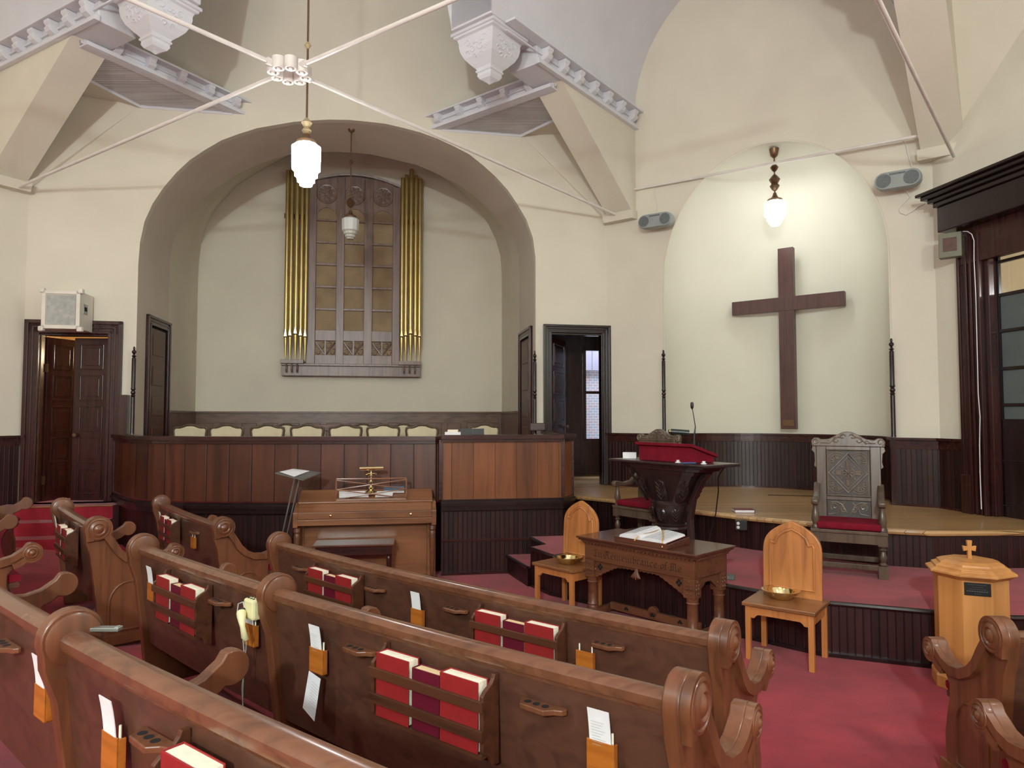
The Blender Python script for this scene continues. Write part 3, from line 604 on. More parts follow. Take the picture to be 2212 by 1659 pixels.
def corner(T, idx, pend_label, br_label):
    # plaster bracket strut
    a = [q(0, 0, zft), q(0, 0, zst), q(tst, 0, zst)]
    m = MB().prism([T(p) for p in a], T(q(0, .46, 0)) - T(q(0, 0, 0)))
    m.prism([T(p) for p in (q(-.02, -.03, zft - .02), q(.2, -.03, zft - .04), q(.25, -.03, zft + .08), q(-.02, -.03, zft + .12))], T(q(0, .52, 0)) - T(q(0, 0, 0)))
    struct(m.build('beam_bracket_strut', M['plaster']))
    # beam and main cornice
    m = MB().prism([T(p) for p in (q(-.2, 0, zst), q(2.72, 0, zst), q(2.72, 0, zc1), q(-.2, 0, zc1))], T(q(0, .46, 0)) - T(q(0, 0, 0)))
    struct(m.build('beam_box', M['white'], bev=.01))
    m = MB()
    def band(t0, t1, z0, z1, o): m.prism([T(q(t0, 0, z0)), T(q(t1, 0, z0)), T(q(t1, 0, z1)), T(q(t0, 0, z1))], T(q(0, -o, 0)) - T(q(0, 0, 0)))
    hh = zc1 - zst
    band(-.1, 3.4, zc1 - .03, zc1, .16); band(-.05, 2.75, zst, zst + hh * .22, .05); band(0, 3.4, zst + hh * .5, zst + hh * .58, .03); band(-.05, 2.75, zst - .015, zst, .07)
    for i in range(7):
        t = .12 + i * .4; modillion(m, T, q(t, 0, 0), Bk, U, zst + hh * .25, .11, hh * .62)
    struct(m.build('trim_cornice_modillions', M['white'], bev=.006))
    # short cornice towards the wall
    m = MB()
    def b2(w0, w1, z0, z1, o0, o1): m.prism([T(Sp.p(w0, z0, o0)), T(Sp.p(w1, z0, o0)), T(Sp.p(w1, z1, o0)), T(Sp.p(w0, z1, o0))], T(Sp.p(0, 0, o1)) - T(Sp.p(0, 0, o0)))
    hs = zs1 - zs0
    b2(-.25, slen, zs0, zs1, -.12, 0); b2(-.2, slen + .1, zs1 - .03, zs1, 0, .13); b2(-.25, slen, zs0, zs0 + hs * .25, 0, .05); b2(-.2, slen, zs0 + hs * .5, zs0 + hs * .58, 0, .03)
    for i in range(5): modillion(m, T, Sp.p(.08 + i * .45, 0), Lt, Bk, zs0 + hs * .27, .1, hs * .6)
    struct(m.build('trim_short_cornice', M['white'], bev=.006))
    # soffit and pendentive behind it
    z = zs0 + .02; P4 = [PZ(960, 271, z), PZ(1125, 277, z), PZ(1203, 254, z), Sp.p(-.3, z, -.02)]
    P4 = [Vector((p.x, p.y, z)) for p in P4]; P4[0] = FW.p(FW.sz(955, 271)[0], z); P4[1] = FW.p(FW.sz(1125, 277)[0], z)
    struct(MB().prism([T(p) for p in P4], (0, 0, .03)).build('ceiling_corner_soffit', M['soffit']))
    struct(MB().tube([T(p - Vector((0, 0, .02))) for p in P4[:3]], .025, 6).build('trim_corner_soffit', M['white']))
    ft = FW.p(*FW.sz(1303, 472), .01) if T is not TB else None
    base = FW.p(*FW.sz(1303, 472), .01)
    if idx == 2: P4 = P4
    m = MB().poly([T(p) for p in (base, P4[1], P4[2], q(.15, .46, zst), q(0, .46, zft))])
    m.poly([T(p) for p in (P4[2], q(1.0, .40, zst + .2), q(0, .46, zst + .2), q(0, .46, zft))])
    if idx != 2: struct(m.build('wall_pendentive', M['plaster']))
    # white barrel haunch above the cornice
    r = (Cb - F1).dot(U) if False else 1.98; ringA = []; ringB = []
    for i in range(13):
        a_ = pi / 2 * i / 12; wv = -(r - r * math.cos(a_)); zv = zc1 + r * math.sin(a_)
        ringA.append(T(q(-.05, wv, zv))); ringB.append(T(q(3.67, wv, zv)))
    struct(MB().loft(ringA, ringB).build('ceiling_vault_haunch', M['white'], smooth=True))
    # corner block with hanging pendant
    zb = N1.sz(1060, 25)[1]
    m = MB().prism([T(p) for p in (q(2.72, .0, zb), q(3.67, 0, zb), q(3.67, .68, zb), q(2.72, .68, zb))], (0, 0, TOP - zb))
    m.prism([T(q(3.67, a_, zz)) for a_, zz in ((0, zb + .01), (.67, zb + .01), (.74, zb + .3), (.86, zb + .9), (1.1, zb + 1.6), (0, zb + 1.6))], T(q(3.5, 0, 0)) - T(q(3.67, 0, 0)))
    struct(m.build('beam_corner_block', M['white'], bev=.015))
    if idx == 2:
        struct(MB().poly([T(q(-.1, .455, zft)), T(q(tst, .455, zst)), T(q(tst, .455, zst + 1.5)), RW.p(1.9, zst + 1.5), RW.p(1.9, zst), RW.p(.05, zft - .05)]).build('wall_pendentive_fill', M['plaster']))
        return
    pc = q(3.25, .38, 0); zt_ = 6.25; zp_ = zb + .005
    c = T(pc); t = thing('ceiling_pendant', pend_label, 'pendant ornament', (c.x, c.y, zp_), 0, 'pendant ornaments at the corners of the ceiling')
    hgt = zp_ - zt_
    prof = [(.36, 0), (.36, -.05), (.335, -.06), (.335, -.09), (.30, -.11), (.285, -.16), (.285, -.22), (.27, -.32), (.235, -.42), (.17, -.52), (.13, -.57), (.115, -.60)]
    low = [(.115, -.60), (.13, -.61), (.13, -.635), (.11, -.65), (.115, -.70), (.09, -.75), (.035, -.79), (0, -.83)]
    k = hgt / .83; ax, ay = T(U + Vector((0, 0, 0))) - T(Vector((0, 0, 0))), T(N) - T(Vector((0, 0, 0)))
    def sq(r_, z_): return [c + ax * r_ * sx1 + ay * r_ * sy1 + Vector((0, 0, zp_ + z_ * k)) for sx1, sy1 in ((1, 1), (-1, 1), (-1, -1), (1, -1))]
    MB().lofts([sq(a_, b_) for a_, b_ in prof]).build('pendant_body', M['white'], t, bev=.004)
    MB().lofts([sq(a_, b_) for a_, b_ in low]).build('pendant_tip', M['white'], t, bev=.003)
    # raised leaf scrolls on the faces
    for f in range(4):
        m = MB(); e1, e2 = (ax, ay) if f % 2 == 0 else (ay, ax); s_ = 1 if f < 2 else -1
        for g in (-1, 1):
            for cx_, cz_, rr, a0_, a1_ in ((.13, -.22, .06, 0, 5.2), (.07, -.33, .05, 1, 6), (.14, -.36, .035, 0, 4.5), (.03, -.24, .03, 2, 6.5), (.05, -.43, .035, 0, 4.6)):
                pth = []
                for i in range(9):
                    an = a0_ + (a1_ - a0_) * i / 8; rr_ = rr * (1 - .06 * i); zz = cz_ + rr_ * math.sin(an); xx = (cx_ + rr_ * math.cos(an)) * g
                    # face radius at that height
                    fr = .285
                    for (ra, za), (rb_, zb_) in zip(prof[5:], prof[6:]):
                        if zb_ <= zz <= za: fr = ra + (rb_ - ra) * ((za - zz) / max(1e-6, za - zb_))
                    pth.append(c + e2 * (fr + .003) * s_ + e1 * xx + Vector((0, 0, zp_ + zz * k)))
                m.tube(pth, .0085, 5)
        m.build('leaf_relief', M['white'], t, smooth=True)
corner(T0, 1, 'white carved ceiling pendant hanging near the right organ arch haunch', '')
corner(TF, 0, 'white carved ceiling pendant cut by the top edge, upper left of the ceiling', '')
corner(TB, 2, '', '')
# ------------------------------------------------------------------ pews
ENDP = [(.03, 0), (.0, .3), (-.05, .68), (-.085, .78)] + [(-.005 + .092 * math.cos(a), .866 + .092 * math.sin(a)) for a in [math.radians(205 - 235 * i / 16) for i in range(17)]] + \
       [(.115, .76), (.15, .70), (.20, .65), (.27, .612), (.35, .602), (.42, .618), (.485, .66)] + [(.53 + .066 * math.cos(a), .628 + .066 * math.sin(a)) for a in [math.radians(112 - 228 * i / 12) for i in range(13)]] + \
       [(.47, .545), (.43, .53), (.40, .49), (.40, .42), (.425, .33), (.45, .22), (.45, .12), (.44, .06), (.48, .04), (.48, 0)]
class Arc:
    """curved row: concentric about O at radius r (rear face of the back); s grows to the right as seen from behind"""
    def __init__(s, r, z0, c=None): s.r = r; s.z0 = z0; s.c = c or O
    def fr(s, th):
        e = Vector((math.cos(th), math.sin(th), 0)); return s.c + e * s.r, -e, Vector((-e.y, e.x, 0))   # point, forward, along(+theta)
    def p(s, th, d, z): o, f, a = s.fr(th); return o + f * d + Vector((0, 0, s.z0 + z))
    def th(s, px, z=.8, d=-.03):
        lo, hi = pi + .1, 1.5 * pi - .05
        lo = math.radians(205); hi = math.radians(262)
        while s.p(hi, d, z).y < .75: hi -= .002
        for _ in range(50):
            m_ = (lo + hi) / 2
            if proj(s.p(m_, d, z))[0] < px: lo = m_
            else: hi = m_
        return (lo + hi) / 2
class Line:
    """straight row: start point, direction along (right), forward"""
    def __init__(s, o, ang, z0): s.o = Vector((o[0], o[1], 0)); s.a = Vector((math.cos(ang), math.sin(ang), 0)); s.f = Vector((-s.a.y, s.a.x, 0)); s.z0 = z0
    def fr(s, t): return s.o + s.a * t, s.f, s.a
    def p(s, t, d, z): return s.o + s.a * t + s.f * d + Vector((0, 0, s.z0 + z))
def endpanel(row, th, side, parent, plate=True, scale=.97):
    """side: +1 outside faces right, -1 outside faces left, 0 plain divider"""
    o, f, a = row.fr(th); Z = Vector((0, 0, row.z0))
    P = lambda d, z, x: o + f * d + a * x + Z + Vector((0, 0, z))
    T_ = .056; m = MB(); A = [P(d, z, -T_ / 2) for d, z in ENDP]; B = [P(d, z, T_ / 2) for d, z in ENDP]; m.lofts([A, B])
    ob = m.build('end_panel', M['pewend'], parent, smooth=True, bev=.006)
    c = (.17, .42)
    if side:
        pr2 = [(c[0] + (d - c[0]) * .955, c[1] + (z - c[1]) * .975) for d, z in ENDP]; m = MB()
        m.lofts([[P(d, z, side * (T_ / 2 + .006)) for d, z in ENDP[4:36]], [P(d, z, side * (T_ / 2 + .006)) for d, z in ENDP[4:36]]], False, False) if False else None
        # raised rim band following cap, neck and arm
        top = ENDP[3:-8]; n = len(top); rim = []
        for k, (d, z) in enumerate(top):
            d0, z0 = top[max(k - 1, 0)]; d1, z1 = top[min(k + 1, n - 1)]; tx, tz = d1 - d0, z1 - z0; l = math.hypot(tx, tz) or 1; nx, nz = tz / l, -tx / l
            rim.append([P(d, z, side * T_ / 2), P(d, z, side * (T_ / 2 + .03)), P(d + nx * .05, z + nz * .05, side * (T_ / 2 + .03)), P(d + nx * .055, z + nz * .055, side * T_ / 2)])
        m.lofts(rim, True, True); m.build('moulded_rim', M['pewend'], ob, smooth=True)
        for (d, z, r) in ((-.005, .866, .082), (.53, .628, .055)):
            x0 = T_ / 2; m = MB()
            m.lathe([(r * 1.05, 0), (r * 1.05, .022), (r * .95, .032), (r * .84, .034), (r * .78, .028), (r * .66, .036), (r * .5, .04), (r * .40, .034), (r * .3, .040), (r * .15, .046), (0, .047)], P(d, z, side * x0), 24, a * side)
            m.build('scroll_boss', M['pewend'], ob, smooth=True)
        m = MB(); pth = [P(.12 + .11 * (1 - math.cos(t)), .10 + .38 * math.sin(t / 1) if False else .1, 0) for t in (0,)]
        arch_ = [P(.08, .10, side * (T_ / 2 + .001)), P(.08, .30, side * (T_ / 2 + .001))] + [P(.21 - .13 * math.cos(t), .30 + .15 * math.sin(t), side * (T_ / 2 + .001)) for t in [pi * i / 12 for i in range(1, 12)]] + [P(.34, .30, side * (T_ / 2 + .001)), P(.34, .10, side * (T_ / 2 + .001))]
        m.tube(arch_ + [arch_[0]], .008, 5); m.build('arch_moulding', M['pewend'], ob, smooth=True)
        m = MB(); m.lofts([[P(d, z, side * x) for d, z in ((-.01, 0), (.48, 0), (.48, .07), (-.01, .07))] for x in (T_ / 2, T_ / 2 + .015)]); m.build('plinth', M['pewend'], ob)
    else:
        m = MB()
        for s2 in (-1, 1): m.lathe([(.080, 0), (.080, .006), (.07, .011), (0, .011)], P(-.005, .866, s2 * T_ / 2), 24, a * s2)
        m.build('cap_disc', M['pewend'], ob, smooth=True)
    return ob
def pew(row, t0, t1, label, ends, divs=(), n=26):
    oc = row.p((t0 + t1) / 2, .2, 0); t = thing('pew', label, 'pew', (oc.x, oc.y, row.z0), 0, 'oak pews')
    ts = [t0 + (t1 - t0) * i / n for i in range(n + 1)]
    def sw(prof): return [[row.p(a, d, z) for d, z in prof] for a in ts]
    MB().lofts(sw([(-.028, .84), (-.028, .80), (.0, .55), (.035, .28), (.06, .26), (.075, .28), (.04, .5), (.01, .84)])).build('backrest', M['pew'], t, smooth=True)
    rp = [(-.046, .852), (-.044, .843), (-.034, .838), (-.03, .825), (.012, .825), (.024, .845), (.026, .87), (.014, .888), (-.01, .893), (-.034, .887), (-.046, .872)]
    MB().lofts(sw(rp)).build('top_rail', M['rail'], t, smooth=True)
    MB().lofts(sw([(.05, .36), (.47, .40), (.475, .42), (.46, .435), (.06, .41)])).build('seat', M['pew'], t, smooth=True)
    MB().lofts(sw([(.40, .0), (.43, .0), (.43, .40), (.40, .40)])).build('front_board', M['pew'], t)
    MB().lofts(sw([(.09, .42), (.47, .438), (.482, .45), (.48, .475), (.46, .487), (.1, .47), (.088, .455)])).build('seat_cushion', M['velvet'], t, smooth=True)
    for a, sd in ends: endpanel(row, a, sd, t)
    for a in divs: endpanel(row, a, 0, t)
    return t
def back_frame(row, th):
    """point on the rear face + matrix with x right, y towards the viewer (rear), z up"""
    o, f, a = row.fr(th); return o + f * -.03 + Vector((0, 0, row.z0)), math.atan2(a.y, a.x)
def put(mb, name, mat_, pew_, row, th, **k):
    p, rz = back_frame(row, th); o = mb.build(name, mat_, None, local=True, **k)
    o.parent = pew_; o.location = p - pew_.location; o.rotation_euler = (0, 0, rz); return o
# local frame: x right, y = -rear (so rear is -y)
def rack(pew_, row, th, wd=.54, worn=False):
    h0, h1, dp = .515, .84, .085; m = MB()
    s = MB(); s.b2((-wd / 2, -dp, .553), (wd / 2, -.004, .565))
    r = put(s, 'book_rack', M['rack'], pew_, row, th)
    for x in (-wd / 2, wd / 2):
        side = [(0, h0), (-.035, h0 + .005), (-.05, h0 + .04), (-.085, h0 + .06), (-.088, .76), (-.07, .775), (-.04, .79), (-.028, .805), (-.024, .818), (0, .818)]
        b = MB().prism([(x - .008, y, z) for y, z in side], (.016, 0, 0)).build('rack_side', M['rack'], None, local=True, bev=.003); b.parent = r
    for z0 in (.71, .615):
        b = MB().b2((-wd / 2 - .01, -dp - .012, z0), (wd / 2 + .01, -dp, z0 + .036)).build('rack_slat', M['rack'], None, local=True, bev=.002); b.parent = r
    return r
def world_put(o, row, th, x, y, z, rx=0, rz=0):
    p, a = back_frame(row, th); R = Matrix.Rotation(a, 3, 'Z'); q_ = p + R @ Vector((x, y, z)); o.location = q_; o.rotation_euler = (rx, 0, a + rz); return o
def book(w_, h_, t_, cover, pg, label, group, spine=-1, name='hymnal', cat='book'):
    """standing book, cover facing -y, spine at left (-1) or right"""
    t = thing(name, label, cat, (0, 0, 0), 0, group)
    c = MB(); cv = .004
    c.b2((-w_ / 2, -t_ / 2, 0), (w_ / 2, -t_ / 2 + cv, h_)); c.b2((-w_ / 2, t_ / 2 - cv, 0), (w_ / 2, t_ / 2, h_)); xs_ = spine * w_ / 2
    c.b2((min(xs_, xs_ - spine * cv), -t_ / 2, 0), (max(xs_, xs_ - spine * cv), t_ / 2, h_)); c.build('cover', cover, t, local=True, bev=.0015)
    MB().b2((-w_ / 2 + .005, -t_ / 2 + cv, .004), (w_ / 2 - .005, t_ / 2 - cv, h_ - .004)).build('page_block', pg, t, local=True); return t
def rackbooks(row, th, where, spec=((-.165, .175, 'redbook', 0), (.0, .135, 'maroon', -.015), (.165, .175, 'redbook', 0)), z0=.566, sz_=1.0):
    nm = {0: 'left', 1: 'middle', 2: 'right'}
    for i, (x, wd, c, dh) in enumerate(spec):
        red = c == 'redbook'
        lb = ('%s hymnal, %s book in %s' % ('red' if red else 'darker maroon', nm[i], where))
        b = book(wd, (.235 if red else .225) * sz_ + dh * .6, .056 if red else .048, M[c], M['pages' if red else 'pages2'], lb, 'hymnals in the pew racks')
        world_put(b, row, th, x, -.055 + (.003 if i == 1 else 0), z0, rx=0)
def cups(pew_, row, th, z=.75):
    m = MB(); pr_ = [(-.09, -.004), (-.075, -.02), (-.06, -.045), (.035, -.05), (.06, -.03), (.085, -.022), (.092, -.01), (.09, -.002)]
    m.prism([(x, y * 1.25, z - .004) for x, y in pr_], (0, 0, .018)); o = put(m, 'cup_holder', M['pewend'], pew_, row, th, bev=.003)
    h = MB()
    for i in range(3): h.lathe([(.0125, 0), (.0125, .0012), (0, .0012)], (-.045 + i * .034, -.03, z + .0135), 14)
    b = h.build('cup_hole_shade', M['void'], None, local=True); b.parent = o; return o  # flat dark discs paint the shade of the cup holes
def cardbox(pew_, row, th, where, paper=1, pencils=2, z=.60, tilt=.0, txt=False):
    m = MB().b2((-.047, -.026, z), (.047, -.02, z + .105)); m.b2((-.047, -.02, z), (-.04, 0, z + .10)); m.b2((.04, -.02, z), (.047, 0, z + .10)); m.b2((-.047, -.026, z), (.047, 0, z + .006))
    o = put(m, 'card_holder', M['card'], pew_, row, th, bev=.0015)
    L(o, 'orange-brown wooden card holder')
    for i in range(pencils):
        x = (-.034, .036)[i]
        c = MB().lathe([(.0038, 0), (.0038, .125)], (0, 0, 0), 8).build('pencil', M['pages'], None, local=True, smooth=True)
        tag(c, '%s white pencil, %s' % (('left', 'right')[i], where), 'pencil', 'pencils in the card holders'); world_put(c, row, th, x, -.012, z + .008)
    if paper:
        m = MB(); k = 8
        A = [(-.037, -.006 - .018 * (i / k) ** 2.5, i * .0245) for i in range(k + 1)]; A2 = [(.037, y, zz) for _, y, zz in A]
        m.loft(A, A2); m.loft([(x, y + .003, zz) for x, y, zz in A], [(x, y + .003, zz) for x, y, zz in A2]); m.loft(A, [(x, y + .003, zz) for x, y, zz in A])
        m.loft(A2, [(x, y + .003, zz) for x, y, zz in A2]); m.loft([A[-1], A2[-1]], [(A[-1][0], A[-1][1] + .003, A[-1][2]), (A2[-1][0], A2[-1][1] + .003, A2[-1][2])])
        c = m.build('pew_card', M['paper'], None, local=True, smooth=False)
        if txt:
            l = MB()
            for i in range(9):
                zz = .085 + i * .009; k_ = zz / .022 / 8; l.b2((-.026, -.0075 - .018 * min(1, k_) ** 2.5, zz), (.012 + .008 * ((i * 7) % 3 - 1), -.0068 - .018 * min(1, k_) ** 2.5, zz + .0009))
            lo = l.build('printed_lines', M['cloth'], None, local=True); lo.parent = c
        tag(c, 'white card %s' % where, 'card', 'cards in the pew card holders'); world_put(c, row, th, 0, -.016, z + .008, rz=tilt)
    return o
rowA, rowB, rowC = [Arc(R0 + DR * k, .12 + .13 * k) for k in range(3)]
def T_(row, px, z=.8): return row.th(px, z)
# front row
a0, a1 = T_(rowA, 596, .93), T_(rowA, 1552, .93)
pA = pew(rowA, a0, a1, 'long curved pew of the front row, from the piano bench to the centre aisle', ((a0, 0), (a1, 1)))
th1, th2 = T_(rowA, 733, .7), T_(rowA, 1128, .7)
rack(pA, rowA, th1); rackbooks(rowA, th1, 'the rack below the piano bench')
rack(pA, rowA, th2); rackbooks(rowA, th2, 'the front-row rack in front of the communion table')
for px in (655, 815, 988, 1314): cups(pA, rowA, T_(rowA, px, .75))
cardbox(pA, rowA, T_(rowA, 686, .65), 'in the holder left of the rack below the piano bench', 0, 1)
cardbox(pA, rowA, T_(rowA, 906, .65), 'in the holder between both front-row racks', 1, 1)
cardbox(pA, rowA, T_(rowA, 1268, .65), 'in the holder right of the front row racks', 0, 2)
# second row, in two lengths with a divider
b0, bd, b1 = T_(rowB, 300, .93), T_(rowB, 588, .93), T_(rowB, 1466, .93)
pB = pew(rowB, b0, b1, 'long second-row pew with a divider cap and the ivory telephone unit', ((b0, 0), (b1, 1)), (bd,), 34)
th3, th4 = T_(rowB, 410, .7), T_(rowB, 950, .7)
rack(pB, rowB, th3); rackbooks(rowB, th3, 'the rack left of the ivory hearing unit')
rack(pB, rowB, th4); rackbooks(rowB, th4, 'the large rack at the middle of the second pew')
for px in (484, 784, 1176): cups(pB, rowB, T_(rowB, px, .75))
cardbox(pB, rowB, T_(rowB, 334, .65), 'in the holder at the far left of the second pew', 1, 1)
cardbox(pB, rowB, T_(rowB, 548, .63), 'in the holder under the ivory hearing unit', 1, 2)
cardbox(pB, rowB, T_(rowB, 693, .65), 'in the holder with a sheet hanging below', 1, 2, txt=True)
cardbox(pB, rowB, T_(rowB, 1305, .65), 'in the holder near the scrolled second pew end', 1, 2, txt=True)
m = MB().prism([(-.07, 0, .0), (.015, 0, -.035), (.055, 0, .15), (-.028, 0, .165)], (0, .0015, 0)); c = m.build('loose_sheet', M['paper'], None, local=True)
l = MB()
for i in range(9): l.prism([(-.028 + i * .003, -.0008, .03 + i * .012), (.018 + i * .003, -.0008, .016 + i * .012), (.018 + i * .003, -.0008, .0175 + i * .012), (-.028 + i * .003, -.0008, .0315 + i * .012)], (0, .0004, 0))
lo = l.build('printed_lines', M['cloth'], None, local=True); lo.parent = c
tag(c, 'white printed sheet hanging below the card holder on the second pew', 'paper'); world_put(c, rowB, T_(rowB, 690, .55), 0, -.034, .44)
# third row
def tipth(row, px, py, z=.628):
    tip = PZ(px, py, row.z0 + z); d = (O - tip); d.z = 0; return thxy(tip.x - d.normalized().x * .53, tip.y - d.normalized().y * .53)
def thxy(x, y): return math.atan2(y - O.y, x - O.x) % (2 * pi)
c0, cdv, c1 = tipth(rowC, 132, 1262), T_(rowC, 134, .93), T_(rowC, 1340, .93)
pC = pew(rowC, c0, c1, 'nearest third-row pew with the metal clip on its divider cap', ((c0, 0),), (cdv,), 40)
th5 = T_(rowC, 555, .7); rack(pC, rowC, th5, .56); rackbooks(rowC, th5, 'the nearest rack at the bottom edge')
th6 = T_(rowC, -60, .7); rack(pC, rowC, th6)
cups(pC, rowC, T_(rowC, 352, .75)); cups(pC, rowC, T_(rowC, 32, .75))
cardbox(pC, rowC, T_(rowC, 104, .65), 'in the holder left of the nearest pew divider', 1, 1)
cardbox(pC, rowC, T_(rowC, 256, .65), 'in the holder right of the nearest pew divider', 1, 2)
p = rowC.p(cdv, .02, .90); fr_ = rowC.fr(cdv)
m = MB().box((0, 0, 0), (.03, .14, .012)); m.box((0, .06, .004), (.02, .012, .01)); o = m.build('clip_plate', M['metal'], None, local=True, bev=.002)
o.location = rowC.p(cdv, .06, .885) + fr_[2] * .045; o.rotation_euler = (0, 0, math.atan2(fr_[2].y, fr_[2].x) - .9); tag(o, 'grey metal clip screwed beside the nearest pew divider cap', 'bracket')
# short pews beyond the left aisle, front and second row
s0, s1 = T_(rowA, 343, .93), T_(rowA, 474, .93)
pS = pew(rowA, s0, s1, 'short front-row pew left of the piano, scrolled end towards the aisle', ((s0, 0), (s1, 1)), (), 10)
th7 = T_(rowA, 376, .7); rack(pS, rowA, th7, .5); rackbooks(rowA, th7, 'the rack of the short front-row pew', ((-.155, .165, 'redbook', 0), (.0, .13, 'maroon', -.015), (.155, .165, 'redbook', 0)))
cups(pS, rowA, T_(rowA, 426, .75)); cardbox(pS, rowA, T_(rowA, 352, .65), 'in the left holder of the short front-row pew', 1, 0); cardbox(pS, rowA, T_(rowA, 421, .62), 'in the right holder of the short front-row pew', 0, 2)
q0, q1 = T_(rowB, 128, .93), T_(rowB, 202, .93)
pQ = pew(rowB, q0, q1, 'short curved pew in front of the left doorway', ((q0, 0), (q1, 1)), (), 12)
th8 = T_(rowB, 158, .7); rack(pQ, rowB, th8, .46); rackbooks(rowB, th8, 'the rack of the short pew before the left doorway', ((-.14, .15, 'redbook', 0), (.0, .12, 'maroon', -.01), (.14, .15, 'redbook', 0)))
cardbox(pQ, rowB, T_(rowB, 128, .66), 'in the holder of the short pew before the left doorway', 1, 1)
# pew beyond the left edge whose arms reach into the picture
P3 = PZ(-58, 1240, .38 + .9); 
def thxy(x, y): return math.atan2(y - O.y, x - O.x) % (2 * pi)
g_ = [PZ(x_, y_, .38 + .628) for x_, y_ in ((66, 1192), (20, 1127), (56, 1087))]
ax_, ay_, bx_, by2, cx2, cy2 = g_[0].x, g_[0].y, g_[1].x, g_[1].y, g_[2].x, g_[2].y; dn = 2 * (ax_ * (by2 - cy2) + bx_ * (cy2 - ay_) + cx2 * (ay_ - by2))
ux = ((ax_ ** 2 + ay_ ** 2) * (by2 - cy2) + (bx_ ** 2 + by2 ** 2) * (cy2 - ay_) + (cx2 ** 2 + cy2 ** 2) * (ay_ - by2)) / dn; uy = ((ax_ ** 2 + ay_ ** 2) * (cx2 - bx_) + (bx_ ** 2 + by2 ** 2) * (ax_ - cx2) + (cx2 ** 2 + cy2 ** 2) * (bx_ - ax_)) / dn
cc_ = Vector((ux, uy, 0)); n0 = Arc((g_[0].xy - cc_.xy).length + .53, .38, cc_); near, mid_, far = [math.atan2(g.y - uy, g.x - ux) % (2 * pi) for g in g_]
pL = pew(n0, far, near, 'pew at the left edge with the red seat cushion showing', ((far, 0), (near, 1)), (mid_,), 14)
sh_ = MB().box((0, 0, 0), (.12, .2, .006)); o = sh_.build('service_sheet', M['paper'], None, local=True); pp = n0.p(far + .035, .3, .492); o.location = pp; o.rotation_euler = (0, 0, .5); tag(o, 'white leaflet lying on the red cushion at the left edge', 'paper')
# right-hand block
r1 = Line((2.36, 3.40), math.radians(-2), .02); r2 = Line((1.98, 2.42), math.radians(-2), .07)
pew(r1, 0, 2.2, 'front pew of the right-hand block, beside the baptismal font', ((0, -1), (2.2, 1)), (), 8)
pew(r2, 0, 2.8, 'second pew of the right-hand block at the bottom right corner', ((0, -1), (2.8, 1)), (), 8)
# ivory hearing unit with handset and cord
th = T_(rowB, 566, .85); t = thing('hearing_telephone', 'ivory hearing-aid telephone unit screwed to the second pew, cord hanging', 'telephone'); world_put(t, rowB, th, 0, -.016, .765)
MB().b2((-.045, -.055, -.02), (.045, -.0, .075)).build('wall_box', M['ivory'], t, local=True, bev=.012)
m = MB()
for i in range(3):
    for j in range(2): m.lathe([(.006, 0), (.006, .002)], (-.022 + .022 * i, -.018 - .02 * j, .075), 10)
m.build('speaker_holes', M['blackp'], t, local=True)
MB().lathe([(.012, 0), (.012, .02), (.008, .024)], (-.03, -.055, .02), 12, (0, -1, 0)).build('switch_knob', M['blackp'], t, local=True, smooth=True)
MB().tube([(-.02, -.075, .015), (.0, -.085, -.0), (.018, -.088, -.04), (.022, -.08, -.085), (.02, -.07, -.10)], [.022, .02, .012, .016, .012], 12).build('handset', M['ivory'], t, local=True, smooth=True)
m = MB().tube([(-.03, -.06, .06), (-.05, -.075, .05), (-.052, -.08, 0), (-.035, -.06, -.08), (-.03, -.05, -.2), (-.02, -.06, -.3), (-.03, -.055, -.42), (-.045, -.07, -.5), (-.05, -.06, -.56), (-.03, -.06, -.58), (-.035, -.06, -.54), (-.05, -.07, -.62), (-.06, -.08, -.68)], .0028, 6)
m.tube([(.02, -.07, -.10), (.0, -.06, -.15), (-.025, -.055, -.22), (-.03, -.06, -.34), (-.022, -.055, -.45)], .0026, 6); m.build('cord', M['cloth'], t, local=True, smooth=True)
